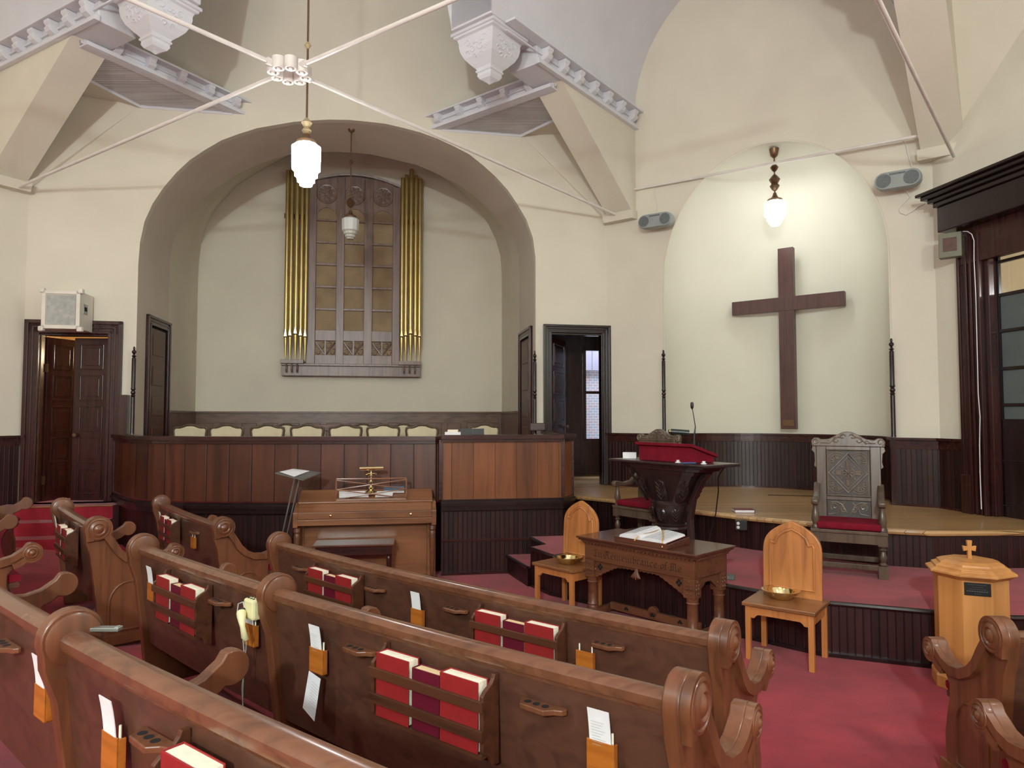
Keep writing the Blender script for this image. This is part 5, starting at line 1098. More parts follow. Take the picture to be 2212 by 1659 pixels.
# music stand left of the piano
tp = PY(645, 1024, 8.15); t = thing('music_stand', 'tilted grey metal music stand left of the piano', 'music stand', (-2.86, 8.2, 0))
m = MB(); q4 = [PY(594, 1021, 7.95), PY(655, 1036, 7.8), PY(693, 1020, 8.1), PY(636, 1012, 8.3)]; m.prism(q4, (0, 0, -.012)); m.build('desk', M['metal'], t)
for dx in (0, .055): MB().tube([(-2.8 + dx, 8.2, .02), (tp.x + dx - .03, 8.1, q4[1].z - .01)], .009, 8).build('pole', M['metal'], t, smooth=True)
for a in (0.3, 2.4, 4.5): MB().tube([(-2.79, 8.2, .14), (-2.79 + .24 * math.cos(a), 8.2 + .24 * math.sin(a), .01)], .009, 6).build('foot', M['metal'], t)
m = MB(); f_ = lambda u, v: q4[0] * (1 - u) * (1 - v) + q4[1] * u * (1 - v) + q4[2] * u * v + q4[3] * (1 - u) * v
m.prism([f_(.08, .12) + Vector((0, 0, .008)), f_(.66, .04) + Vector((0, 0, .002)), f_(.62, .93) + Vector((0, 0, .002)), f_(.04, .85) + Vector((0, 0, .002))], (0, 0, .003)); tag(m.build('music_sheet', M['paper']), 'white sheet of paper lying on the music stand', 'paper')

# ------------------------------------------------------------------ thrones
def throne(loc, rz, label, detail=True):
    t = thing('throne_chair', label, 'chair', loc, rz, 'carved pulpit armchairs'); Bx = lambda lo, hi, nm, mt='throne', bv=.005: MB().b2(lo, hi).build(nm, M[mt], t, local=True, bev=bv)
    w2 = .33
    Bx((-w2, -.0, .40), (w2, .52, .43), 'seat_board'); Bx((-w2 + .03, .015, .31), (w2 - .03, .045, .40), 'front_apron'); Bx((-w2 + .02, .03, .31), (-w2 + .05, .5, .40), 'side_apron'); Bx((w2 - .05, .03, .31), (w2 - .02, .5, .40), 'side_apron')
    c = MB().b2((-w2 + .055, .01, .432), (w2 - .055, .46, .50)); L(c.build('seat_cushion', M['velvet'], t, local=True, bev=.02), 'red velvet seat cushion')
    for x in (-w2 + .045, w2 - .045):
        m = MB().b2((x - .04, .01, .30), (x + .04, .09, .40)); m.b2((x - .04, .01, 0), (x + .04, .09, .12))
        m.lathe([(.03, .12), (.036, .13), (.022, .15), (.03, .17), (.035, .20), (.024, .235), (.02, .25), (.035, .265), (.022, .28), (.034, .30)], (x, .05, 0), 14); m.build('leg', M['throne'], t, local=True, smooth=True)
        Bx((x - .03, .44, 0), (x + .03, .50, .42), 'leg')
        m = MB().lathe([(.032, .43), (.034, .45), (.024, .47), (.038, .52), (.030, .58), (.020, .62), (.022, .655)], (x, .05, 0), 14); m.build('arm_post', M['throne'], t, local=True, smooth=True)
        arm = [(.0, .655), (-.03, .665), (-.035, .70), (-.01, .725), (.05, .72), (.16, .70), (.28, .72), (.38, .79), (.46, .84), (.46, .78), (.38, .73), (.28, .67), (.16, .655), (.06, .665)]
        m = MB().prism([(x - .03, y, z) for y, z in arm], (.06, 0, 0)); m.build('armrest', M['throne'], t, local=True, bev=.01, smooth=True)
    for y in (.03, .46): Bx((-w2 + .05, y, .07), (w2 - .05, y + .035, .12), 'stretcher')
    for x in (-w2 + .045, w2 - .045): Bx((x - .02, .09, .07), (x + .02, .46, .12), 'stretcher')
    # back, leaning slightly
    bk = thing('x', None, None); bpy.data.objects.remove(bk)
    y0 = .46; ln = .06
    def bp2(x, z, o=0): return (x, y0 + (z - .43) * ln - o, z)
    def bpr(nm, pts, th, o=0, mt='throne', bv=.004, par=t): 
        o_ = MB().prism([bp2(x, z, o) for x, z in pts], (0, -th, 0)).build(nm, M[mt], None, local=True, bev=bv); o_.parent = par; return o_
    for s_ in (-1, 1):
        sp_ = bpr('back_stile', [(s_ * .20, .43), (s_ * .29, .43), (s_ * .29, 1.20), (s_ * .20, 1.20)], .045)
        for k in range(3): m = MB().prism([bp2(s_ * (.218 + .027 * k) + dx, z, .045) for dx, z in ((-.006, .66), (.006, .66), (.006, 1.18), (-.006, 1.18))], (0, -.006, 0)); o_ = m.build('reeding', M['throne'], None, local=True); o_.parent = sp_
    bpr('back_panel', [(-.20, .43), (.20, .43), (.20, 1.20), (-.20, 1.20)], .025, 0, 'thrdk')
    for z0, z1 in ((.665, .70), (.705, .72), (1.165, 1.20)): bpr('back_rail', [(-.20, z0), (.20, z0), (.20, z1), (-.20, z1)], .042)
    crest = [(-.33, 1.20), (-.335, 1.25), (-.31, 1.285), (-.27, 1.285), (-.24, 1.268), (-.17, 1.275), (-.10, 1.315), (-.04, 1.345), (0, 1.35)]; crest = crest + [(-x, z) for x, z in crest[-2::-1]]
    cr = bpr('crest_rail', crest, .045, 0, 'throne', .006)
    def tub(pts, r, nm, par, o=.028, mt='throne'):
        o_ = MB().tube([bp2(x, z, o) for x, z in pts], r, 5).build(nm, M[mt], None, local=True, smooth=True); o_.parent = par
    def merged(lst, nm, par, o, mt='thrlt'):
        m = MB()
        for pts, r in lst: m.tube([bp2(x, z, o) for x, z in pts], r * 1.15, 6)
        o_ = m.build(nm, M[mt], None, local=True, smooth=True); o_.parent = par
    sp = lambda cx_, cz_, r, a0, a1, k=.8, n=12, sx_=1: [(cx_ + sx_ * r * (1 - k * i / n) * math.cos(a0 + (a1 - a0) * i / n), cz_ + r * (1 - k * i / n) * math.sin(a0 + (a1 - a0) * i / n)) for i in range(n + 1)]
    ls = []
    for s_ in (-1, 1):
        ls += [(sp(s_ * .295, 1.245, .036, -1.2, 7.5, .85, 18, s_), .007), (sp(s_ * .10, 1.262, .04, 2.5, -3.5, .7, 12, s_), .006), (sp(s_ * .045, 1.30, .03, 3, -2.5, .6, 10, s_), .006), ([(s_ * .25, 1.235), (s_ * .17, 1.235), (s_ * .10, 1.285), (s_ * .03, 1.325)], .006), (sp(s_ * .17, 1.24, .022, 0, 5, .5, 8, s_), .005)]
    merged(ls, 'crest_carving', cr, .047)
    # central panel: square frame, diamond, quarter circles, rosette
    pc = (0, .935); hw, hh = .185, .225; ls = []
    ls.append(([(-hw, .935 - hh), (hw, .935 - hh), (hw, .935 + hh), (-hw, .935 + hh), (-hw, .935 - hh)], .008))
    for k, r in ((1.0, .009), (.80, .006)): ls.append(([(0, pc[1] - .195 * k), (.178 * k, pc[1]), (0, pc[1] + .195 * k), (-.178 * k, pc[1]), (0, pc[1] - .195 * k)], r))
    for sx_ in (-1, 1):
        for sz_ in (-1, 1):
            cx_, cz_ = sx_ * .10, pc[1] + sz_ * .115
            a_c = math.atan2(sz_, sx_)
            for rr in (.088, .066, .03): ls.append(([(cx_ + rr * math.cos(a_c + u), cz_ + rr * math.sin(a_c + u)) for u in [-1.5 + 3.0 * i / 10 for i in range(11)]], .0055))
            for u in (-1.0, -.5, 0, .5, 1.0): ls.append(([(cx_ + .025 * math.cos(a_c + u), cz_ + .025 * math.sin(a_c + u)), (cx_ + .058 * math.cos(a_c + u), cz_ + .058 * math.sin(a_c + u))], .007))
    ls.append(([(pc[0] + .055 * math.cos(2 * pi * i / 20), pc[1] + .055 * math.sin(2 * pi * i / 20)) for i in range(21)], .005))
    for i in range(8):
        u = 2 * pi * i / 8; ls.append(([(.014 * math.cos(u), pc[1] + .014 * math.sin(u)), (.046 * math.cos(u), pc[1] + .046 * math.sin(u))], .0085))
        if i % 2 == 0:
            for du in (-.22, 0, .22): ls.append(([(.065 * math.cos(u + du), pc[1] + .065 * math.sin(u + du)), (.115 * math.cos(u + du * .5), pc[1] + .125 * math.sin(u + du * .5))], .008))
        else: ls.append(([(.068 * math.cos(u), pc[1] + .068 * math.sin(u)), (.092 * math.cos(u), pc[1] + .092 * math.sin(u))], .007))
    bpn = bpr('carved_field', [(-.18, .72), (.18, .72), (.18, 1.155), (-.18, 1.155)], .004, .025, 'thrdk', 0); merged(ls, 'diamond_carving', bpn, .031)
    o_ = MB().lathe([(.014, 0), (.014, .006), (.008, .012), (0, .014)], bp2(0, pc[1], .03), 12, (0, -1, 0)).build('rosette_boss', M['throne'], None, local=True, smooth=True); o_.parent = bpn
    ls = []
    for s_ in (-1, 1): ls += [(sp(s_ * .13, .60, .04, -1, 6, .8, 14, s_), .008), (sp(s_ * .045, .57, .034, 1.5, -5, .8, 12, s_), .007), ([(s_ * .02, .54), (s_ * .06, .62), (s_ * .11, .645), (s_ * .16, .64)], .007), ([(s_ * .18, .52), (s_ * .10, .535), (s_ * .08, .60), (s_ * .03, .64)], .006)]
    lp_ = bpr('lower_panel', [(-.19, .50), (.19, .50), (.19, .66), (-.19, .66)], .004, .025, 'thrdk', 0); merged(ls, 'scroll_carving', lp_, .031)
    for s_ in (-1, 1): bpr('ear_bracket', [(s_ * .29, 1.20), (s_ * .325, 1.20), (s_ * .335, 1.16), (s_ * .31, 1.13), (s_ * .305, 1.05), (s_ * .315, 1.0), (s_ * .29, .98)], .03)
    return t
fl_, fr2 = PZ(1752, 1141, ML + .43), PZ(1917, 1152, ML + .43)
mid = (fl_ + fr2) / 2; throne((mid.x, mid.y, ML), math.atan2(fr2.y - fl_.y, fr2.x - fl_.x), 'carved dark oak throne chair with red cushion in front of the cross niche')
mid = (PZ(1312, 1089, ML + .43) + PZ(1425, 1105, ML + .43)) / 2; throne((mid.x, mid.y, ML), math.radians(-52), 'carved dark throne chair with red cushion half hidden behind the pulpit')

# ------------------------------------------------------------------ gothic-backed light oak chairs and brass plates
def gchair(loc, rz, label):
    t = thing('oak_side_chair', label, 'chair', loc, rz, 'light oak gothic-backed chairs'); w2 = .28; dp = .47
    MB().b2((-w2, 0, .425), (w2, dp, .455)).build('seat', M['lightoakh'], t, local=True, bev=.005)
    for x in (-w2 + .02, w2 - .06):
        MB().b2((x, .02, 0), (x + .042, .06, .425)).build('leg', M['lightoak'], t, local=True, bev=.003); MB().b2((x, dp - .05, 0), (x + .042, dp - .01, .425)).build('leg', M['lightoak'], t, local=True, bev=.003)
        MB().b2((x + .01, .06, .34), (x + .032, dp - .05, .425)).build('side_apron', M['lightoak'], t, local=True)
    ap = [(-w2 + .06, .425), (-w2 + .06, .33), (-w2 + .09, .33), (-w2 + .10, .345), (-w2 + .12, .36), (w2 - .12, .36), (w2 - .10, .345), (w2 - .09, .33), (w2 - .06, .33), (w2 - .06, .425)]
    MB().prism([(x, .03, z) for x, z in ap], (0, .022, 0)).build('front_apron', M['lightoak'], t, local=True, bev=.002)
    hw = .235; y0 = dp - .03
    def arch(k, zb, zt, zs_): 
        h_ = hw * k; return [(-h_, zb), (-h_, zs_)] + [(-h_ * (1 - v ** 3.1), zs_ + (zt - zs_) * v) for v in [i / 12 for i in range(1, 12)]] + [(0, zt)]
    def full(k, zb, zt, zs_): a = arch(k, zb, zt, zs_); return a + [(-x, z) for x, z in a[-2::-1]]
    P_ = lambda x, z, o: (x, y0 + (z - .45) * .05 - o, z)
    o_ = MB().prism([P_(x, z, 0) for x, z in full(1, .43, 1.07, .79)], (0, -.035, 0)).build('backrest', M['lightoak'], t, local=True, bev=.008)
    pn_ = [(-.175, .52), (-.175, .86), (-.165, .885), (-.135, .875), (-.125, .90), (-.11, .935), (-.06, .975), (0, 1.0)]; pn_ = pn_ + [(-x, z) for x, z in pn_[-2::-1]] + [(-.175, .52)]
    MB().tube([P_(x, z, .036) for x, z in pn_], .011, 6).build('panel_moulding', M['lightoak'], o_, local=True)
    m = MB().tube([P_(x, z, .036) for x, z in [(-.19, .505), (-.19, .88), (-.175, .91), (-.15, .90), (-.135, .93), (-.07, .99), (0, 1.018), (.07, .99), (.135, .93), (.15, .90), (.175, .91), (.19, .88), (.19, .505), (-.19, .505)]], .006, 5); m.build('panel_moulding', M['lightoak'], o_, local=True)
    return t
def plate(loc, label):
    t = thing('offering_plate', label, 'bowl', loc, 0, 'brass offering plates')
    MB().lathe([(0, .002), (.075, 0), (.085, .004), (.10, .03), (.108, .055), (.15, .066), (.153, .07), (.148, .072), (.106, .062), (.096, .032), (.08, .01), (0, .008)], (0, 0, 0), 40, None, False).build('bowl', M['brass'], t, local=True, smooth=True)
    MB().lathe([(0, .0085), (.07, .0085), (.07, .011), (0, .011)], (0, 0, 0), 24).build('felt_lining', plain('ochre_felt', srgb(150, 130, 70), .9), t, local=True)
zs_ = .455
a, b = PZ(1599, 1299, zs_), PZ(1764, 1325, zs_); mid = (a + b) / 2; rz = math.radians(-37); gchair((mid.x, mid.y, 0), rz, 'light oak gothic-backed chair right of the communion table')
pp = PZ(1687, 1292, zs_); plate((pp.x, pp.y, zs_ + .001), 'brass offering plate on the right oak chair')
a, b = PZ(1147, 1212, zs_), PZ(1238, 1236, zs_); mid = (a + b) / 2; gchair((mid.x, mid.y, 0), math.radians(-48), 'light oak gothic-backed chair left of the communion table')
pp = PZ(1226, 1217, zs_); plate((pp.x, pp.y, zs_ + .001), 'brass offering plate on the left oak chair')

# ------------------------------------------------------------------ communion table
TZ = .78; A_, B2, C_ = PZ(1244, 1157, TZ), PZ(1504, 1200, TZ), PZ(1577, 1175, TZ); rz = math.atan2(B2.y - A_.y, B2.x - A_.x); LX = (B2 - A_).length; LY = .66
ex, ey = Vector((math.cos(rz), math.sin(rz), 0)), Vector((-math.sin(rz), math.cos(rz), 0)); to = A_ + ex * LX / 2; to.z = 0
ta = thing('communion_table', 'carved oak communion table lettered in blackletter on the front', 'table', tuple(to), rz); h2 = LX / 2
Bt = lambda lo, hi, nm, mt='table', bv=.004: MB().b2(lo, hi).build(nm, M[mt], ta, local=True, bev=bv)
Bt((-h2, 0, TZ - .018), (h2, LY, TZ), 'tabletop', 'tabletop'); Bt((-h2 + .015, .015, TZ - .035), (h2 - .015, LY - .015, TZ - .018), 'top_moulding', 'tabletop')
Bt((-h2 + .06, .06, .555), (h2 - .06, LY - .06, TZ - .035), 'frieze')
m = MB(); x = -h2 + .035
MB().b2((-h2 + .035, .035, TZ - .05), (h2 - .035, LY - .035, TZ - .035)).build('bed_moulding', M['table'], ta, local=True)
n_ = 30
for i in range(n_):
    xx = -h2 + .05 + (LX - .1) * (i + .5) / n_; m.lathe([(.019, -.0), (.019, .022)], (xx, .06, TZ - .052), 10, (0, -1, 0))
for i in range(15):
    yy = .06 + (LY - .12) * (i + .5) / 15; m.lathe([(.018, 0), (.018, .022)], (h2 - .06, yy, TZ - .052), 10, (1, 0, 0))
tag(m.build('scallop_moulding', M['table'], ta, local=True), kind=None)
for x in (-h2 + .115, h2 - .115):
    for y in (.115, LY - .115):
        lg = MB().b2((x - .055, y - .055, .39), (x + .055, y + .055, .555)).build('leg_capital', M['table'], ta, local=True, bev=.004)
        m = MB()
        for sg, ax_ in ((-1, 1), (1, 0), (-1, 0)):
            for u, v, r in ((-.018, .50, .011), (.018, .50, .011), (-.018, .47, .014), (.018, .47, .014), (-.016, .43, .011), (.016, .43, .011), (0, .53, .011), (0, .485, .007)):
                c = (x + u, y + sg * .055, v) if ax_ else (x + sg * .055, y + u, v)
                m.lathe([(r, 0), (r * .8, .006), (0, .009)], c, 8, (0, sg, 0) if ax_ else (sg, 0, 0))
        m.build('leaf_carving', M['table'], lg, local=True, smooth=True)
        MB().lathe([(.05, .09), (.052, .11), (.047, .12), (.055, .135), (.047, .15), (.046, .33), (.055, .345), (.048, .355), (.052, .37), (.052, .39)], (x, y, 0), 18).build('leg_column', M['table'], ta, local=True, smooth=True)
        Bt((x - .055, y - .055, 0), (x + .055, y + .055, .09), 'leg_plinth')
# scalloped apron front
def apron(x0, x1, zt, y, th=.02):
    n = 44; pts = [(x0, zt)]
    pts = []
    for i in range(n + 1):
        u = i / n; x = x0 + (x1 - x0) * u; e_ = abs(u - .5) * 2; base = .535 - .0 * e_ if e_ < .45 else .53 - .135 * ((e_ - .45) / .55) ** 1.1
        pts.append((x, base - .009 * abs(math.sin(pi * i / 2))))
    return [(x, y, z) for x, z in pts] + [(x1, y, zt), (x0, y, zt)]
m = MB().prism(apron(-h2 + .17, h2 - .17, .556, .09), (0, .022, 0)); apn = m.build('scalloped_apron', M['table'], ta, local=True, bev=.002)
for sg in (-1, 1):
    m = MB()
    for dx, dz in ((0, .02), (0, -.02), (.018, 0), (-.018, 0)): m.lathe([(0, 0), (.0135, 0), (.0135, .002), (0, .002)], (sg * (h2 - .23) + dx, .0895, .50 + dz), 12, (0, -1, 0))
    m.build('quatrefoil_shade', M['void'], apn, local=True)  # dark discs on the apron paint the shade of pierced quatrefoils
m = MB()
for k, (dx, w_) in enumerate(((0, .012), (-.02, .014), (.02, .014), (-.035, .012), (.035, .012))):
    m.tube([(dx * .2, .075, .56), (dx * .4, .07, .52), (dx, .062, .485), (dx * 1.5, .058, .455 + abs(dx) * .5)], [.006, .009, w_, .004], 8)
m.build('leaf_pendant', M['table'], ta, local=True, smooth=True)
apr = [(h2 - .09, .17 + y, z) for y, z in ((0, .556), (0, .42), (.03, .43), (.05, .455), (.08, .47), (.12, .50), (LY - .46, .50), (LY - .42, .47), (LY - .39, .455), (LY - .37, .43), (LY - .34, .42), (LY - .34, .556))]
MB().prism(apr, (-.02, 0, 0)).build('side_apron', M['table'], ta, local=True)
st = MB().b2((-h2 + .17, LY / 2 - .02, .05), (h2 - .17, LY / 2 + .02, .12)); sto = st.build('foot_rail', M['table'], ta, local=True, bev=.003)
MB().b2((-h2 + .09, .17, .02), (-h2 + .14, LY - .17, .08)).build('side_rail', M['table'], ta, local=True); MB().b2((h2 - .14, .17, .02), (h2 - .09, LY - .17, .08)).build('side_rail', M['table'], ta, local=True)
for xx in (-.3, 0, .3):
    m = MB()
    for dx, dz in ((0, .014), (.013, 0), (-.013, 0)): m.lathe([(0, 0), (.012, 0), (.012, .002), (0, .002)], (xx + dx, LY / 2 - .02, .085 + dz), 10, (0, -1, 0))
    m.build('quatrefoil_shade', M['void'], sto, local=True)  # pierced openings drawn as dark discs, shade in the colour only
MB().lathe([(.05, -.02), (.05, .02)], (0, LY / 2, .12), 16, (0, 1, 0)).build('rail_crest', M['table'], sto, local=True)
# carved blackletter inscription, drawn with a broad-nib stroke
INK = plain('dark_carved_letter', srgb(34, 18, 12), .6)
def nib(m, pts, w_, y):
    a = math.radians(40); dx, dz = w_ * math.cos(a) / 2, w_ * math.sin(a) / 2
    for (x0, z0), (x1, z1) in zip(pts, pts[1:]):
        m.add([(x0 - dx, y, z0 - dz), (x0 + dx, y, z0 + dz), (x1 + dx, y, z1 + dz), (x1 - dx, y, z1 - dz)], [(0, 1, 2, 3)])
        m.add([(x0 - w_ * .3, y - .0003, z0 - w_ * .1), (x0 + w_ * .3, y - .0003, z0 + w_ * .1), (x1 + w_ * .3, y - .0003, z1 + w_ * .1), (x1 - w_ * .3, y - .0003, z1 - w_ * .1)], [(0, 1, 2, 3)])
mi = [(0, .9), (.12, 1), (.12, .12), (.24, 0)]
def minim(n): return [[(x + .3 * i, z) for x, z in mi] for i in range(n)], .3 * n
def G(ch):
    if ch == 'n': s, w_ = minim(2); return s, w_ + .08
    if ch == 'm': s, w_ = minim(3); return s, w_ + .08
    if ch == 'r': return [[(0, .9), (.12, 1), (.12, .12), (.24, 0)], [(.15, .85), (.34, 1), (.42, .85)]], .48
    if ch == 'e': return [[(.36, .55), (.42, .8), (.24, 1), (.08, .8), (.08, .2), (.24, 0), (.42, .14)], [(.08, .48), (.38, .62)]], .52
    if ch == 'c': return [[(.4, .85), (.24, 1), (.08, .8), (.08, .2), (.24, 0), (.4, .14)]], .48
    if ch == 'a': return [[(.06, .85), (.2, 1), (.36, .85), (.36, .12), (.46, 0)], [(.36, .55), (.12, .45), (.08, .15), (.2, 0), (.36, .2)]], .54
    if ch == 'b': return [[(.1, 1.5), (.1, .15), (.24, 0), (.4, .2), (.4, .75), (.26, .95), (.1, .75)]], .5
    if ch == 'o': return [[(.22, 0), (.08, .2), (.08, .8), (.24, 1), (.4, .8), (.4, .2), (.22, 0)]], .5
    if ch == 'f': return [[(.4, 1.45), (.24, 1.55), (.14, 1.35), (.14, -.1)], [(0, .85), (.34, .85)]], .42
    if ch == 'I': return [[(.0, 1.5), (.2, 1.42), (.42, 1.5)], [(.22, 1.45), (.22, .15), (.1, 0), (-.02, .1)], [(.22, .8), (.38, .85)], [(.05, 0), (.4, .08)]], .56
    if ch == 'R': return [[(.16, 1.5), (.16, .12), (.02, 0)], [(-.04, 1.3), (.12, 1.6), (.4, 1.55), (.58, 1.35), (.5, 1.0), (.2, .82)], [(.32, .85), (.46, .55), (.46, .15), (.66, 0)], [(-.14, .1), (0, -.05), (.18, 0)], [(-.08, 1.0), (-.16, .6), (-.06, .3)], [(.3, 1.5), (.3, .9)]], .78
    if ch == 'M': return [[(.0, 1.3), (.1, 1.5), (.14, 1.3), (.14, .12), (.02, 0)], [(.14, 1.35), (.32, 1.5), (.38, 1.3), (.38, .0)], [(.38, 1.35), (.56, 1.5), (.66, 1.3), (.66, .12), (.82, 0)], [(-.06, .7), (.3, .78)], [(-.06, .05), (.22, .02)]], .9
    if ch == '-': return [[(.06, .5), (.14, .58)], [(.06, .58), (.14, .5)]], .3
    if ch == '.': return [[(.06, .02), (.12, .1)]], .2
    return [], .3
m = MB(); x = -h2 + .17; sc_ = .052; tot = 0; body = 'In-Remembrance-of-Me.'
for ch in body: tot += G(ch)[1]
xs_ = (LX - .34) / tot; x = -h2 + .18
for ch in body:
    s, w_ = G(ch)
    for st_ in s: nib(m, [(x + a * xs_, .60 + b * sc_ * .82) for a, b in st_], .0085, .0588)
    x += w_ * xs_
L(m.build('inscription', INK, ta, local=True), 'carved blackletter words In Remembrance of Me')
# bible on its stand
bo = PZ(1408, 1160, TZ + .05)
tl = (bo - to); bx, by_ = tl.dot(ex), tl.dot(ey)
bs = thing('bible_stand', 'dark red-brown wooden book stand on the communion table', 'book stand', tuple(to + ex * bx + ey * by_ + Vector((0, 0, TZ))), rz)
MB().prism([(-.29, -.18, 0), (-.29, -.18, .03), (-.29, .18, .065), (-.29, .18, 0)], (.58, 0, 0)).build('stand_block', M['tabletop'], bs, local=True, bev=.004); MB().b2((-.29, -.19, 0), (.29, -.175, .045)).build('stand_lip', M['tabletop'], bs, local=True, bev=.003)
bb = thing('open_bible', 'large open bible with gold ribbons on the communion table', 'book', tuple(to + ex * bx + ey * by_ + Vector((0, 0, TZ + .004))), rz)
def bz_(y): return .032 + (y + .18) * .097
for s_, nm in ((-1, 'left'), (1, 'right')):
    m = MB(); prof = [(0, .012), (.02, .045), (.06, .058), (.12, .052), (.2, .036), (.24, .026)] if s_ < 0 else [(0, .012), (.02, .028), (.06, .034), (.12, .03), (.2, .022), (.24, .016)]
    A1 = [(s_ * x, -.165, bz_(-.165) + z) for x, z in prof] + [(s_ * .25, -.165, bz_(-.165) + .003), (0, -.165, bz_(-.165) + .003)]; A2 = [(x, .165, z + .33 * .097) for x, y, z in A1]
    m.lofts([A1, A2]); m.build('page_block', M['paper'], bb, local=True)
    tx = MB()
    for i in range(20):
        y = -.145 + i * .0155
        for x0, x1 in ((.035, .12), (.13, .215)):
            for sgm in range(2):
                xa, xb = x0 + (x1 - x0) * sgm / 2, x0 + (x1 - x0) * (sgm + 1) / 2 - (.012 if (i * 3 + sgm) % 4 == 0 else 0)
                def hz(x): 
                    for (q0, w0), (q1, w1) in zip(prof, prof[1:]):
                        if q0 <= x <= q1: return w0 + (w1 - w0) * (x - q0) / (q1 - q0)
                    return prof[-1][1]
                tx.add([(s_ * xa, y, bz_(y) + hz(xa) + .0012), (s_ * xb, y, bz_(y) + hz(xb) + .0012), (s_ * xb, y + .004, bz_(y + .004) + hz(xb) + .0012), (s_ * xa, y + .004, bz_(y + .004) + hz(xa) + .0012)], [(0, 1, 2, 3)])
    tx.build('printed_text', plain('faint_print', srgb(160, 168, 176), .8), bb, local=True)
MB().prism([(-.26, -.17, bz_(-.17)), (.26, -.17, bz_(-.17)), (.26, .17, bz_(.17)), (-.26, .17, bz_(.17))], (0, 0, .003)).build('cover', M['maroon'], bb, local=True)
for pts in (((.01, .10, .045), (.0, 0, .04), (-.02, -.08, .045), (-.03, -.16, .04), (-.05, -.20, -.0)), ((.03, .13, .04), (.10, .03, .036), (.18, -.08, .03), (.22, -.15, .026), (.25, -.20, -.02))):
    A = [(x - .006, y, bz_(y) + z) for x, y, z in pts]; Bq = [(x + .006, y, bz_(y) + z) for x, y, z in pts]; m = MB().loft(A, Bq); m.loft([(x, y, z + .001) for x, y, z in A], [(x, y, z + .001) for x, y, z in Bq]); L(m.build('ribbon', M['rib'], bb, local=True), 'gold ribbon marker')

# ------------------------------------------------------------------ pulpit
pr_ = math.radians(-56); pe, pf = Vector((math.cos(pr_), math.sin(pr_), 0)), Vector((-math.sin(pr_), math.cos(pr_), 0)); pc0 = Vector((1.585, 6.965, ML))
pu = thing('pulpit', 'dark carved oak pulpit on a flared leaf-carved pedestal', 'pulpit', tuple(pc0), pr_)
LXp, LYp = 1.30, .50; hp_ = LXp / 2; zt = 1.06
MB().b2((-hp_, -LYp / 2, zt - .03), (hp_, LYp / 2, zt)).build('desk_top', M['pulpit'], pu, local=True, bev=.012)
def rect(hx, hy, z, ch=.25): cx_, cy_ = hx * ch, hy * ch; return [(-hx + cx_, -hy, z), (hx - cx_, -hy, z), (hx, -hy + cy_, z), (hx, hy - cy_, z), (hx - cx_, hy, z), (-hx + cx_, hy, z), (-hx, hy - cy_, z), (-hx, -hy + cy_, z)]
MB().lofts([rect(.56, .22, zt - .03), rect(.54, .21, zt - .05), rect(.50, .2, zt - .055), rect(.48, .19, zt - .08), rect(.42, .18, zt - .085), rect(.40, .17, zt - .12)]).build('desk_mouldings', M['pulpit'], pu, local=True)
MB().lofts([rect(.38, .165, zt - .12), rect(.34, .155, zt - .18), rect(.26, .14, zt - .28), rect(.20, .13, zt - .36), rect(.175, .13, zt - .40)], True, True).build('flared_capital', M['pulpit'], pu, local=True)
MB().lathe([(.19, zt - .42), (.195, zt - .40), (.18, zt - .385)], (0, 0, 0), 24).build('neck_band', M['pulpit'], pu, local=True, smooth=True)
MB().lathe([(.12, zt - .60), (.155, zt - .55), (.175, zt - .48), (.175, zt - .42)], (0, 0, 0), 24).build('leaf_bulb', M['pulpit'], pu, local=True, smooth=True)
MB().lathe([(.23, 0), (.23, .05), (.20, .07), (.19, .12), (.15, .2), (.13, .3), (.135, .38), (.155, .40), (.145, .42), (.16, .44), (.13, .46)], (0, 0, 0), 28).build('pedestal', M['pulpit'], pu, local=True, smooth=True)
def leafs(n, z0, z1, r0, r1, wd_, ell=(1, 1)):
    for i in range(n):
        a = 2 * pi * i / n + .2; d = Vector((math.cos(a) * ell[0], math.sin(a) * ell[1], 0)); s_ = Vector((-math.sin(a), math.cos(a), 0)); m = MB(); rows_ = []
        for k in range(7):
            u = k / 6; r = r0 + (r1 - r0) * u + .03 * math.sin(pi * u) + (.03 if k == 6 else 0); w2 = wd_ * math.sin(pi * min(1, .15 + u * .85)) ** .7; c = d * r; z = z0 + (z1 - z0) * u - (.02 if k == 6 else 0)
            rows_.append([c + s_ * (x * w2) + d * (.016 * (1 - x * x)) + Vector((0, 0, z)) for x in (-1, -.6, -.2, 0, .2, .6, 1)])
        m.lofts(rows_, False, False)
        for k in range(4):
            for sg in (-1, 1): m.tube([d * (r0 + (r1 - r0) * (k + .8) / 6 + .05) + Vector((0, 0, z0 + (z1 - z0) * (k + .8) / 6)), d * (r0 + (r1 - r0) * (k + 2) / 6 + .05) + s_ * sg * wd_ * .6 + Vector((0, 0, z0 + (z1 - z0) * (k + 2) / 6))], .007, 5)
        m.build('carved_leaf', M['pulpit'], pu, local=True, smooth=True)
leafs(8, zt - .40, zt - .15, .165, .27, .06, (1.25, .85)); leafs(8, zt - .60, zt - .43, .125, .172, .05)
for sg in (1,):
    br = [(sg * .42, zt - .10), (sg * .36, zt - .16), (sg * .26, zt - .36), (sg * .22, zt - .55), (sg * .23, .30), (sg * .28, .1), (sg * .33, .0), (sg * .38, .0), (sg * .33, .12), (sg * .28, .32), (sg * .27, zt - .55), (sg * .31, zt - .36), (sg * .42, zt - .18), (sg * .50, zt - .10)]
    MB().prism([(x, -.03, z) for x, z in br], (0, .06, 0)).build('scroll_bracket', M['pulpit'], pu, local=True, bev=.008)
MB().prism([(-.42, -.17, zt - .12), (-.40, -.17, zt - .12), (-.17, -.155, zt - .40), (-.19, -.155, zt - .40)], (0, .02, 0)).build('edge_strip', M['pulpit'], pu, local=True)
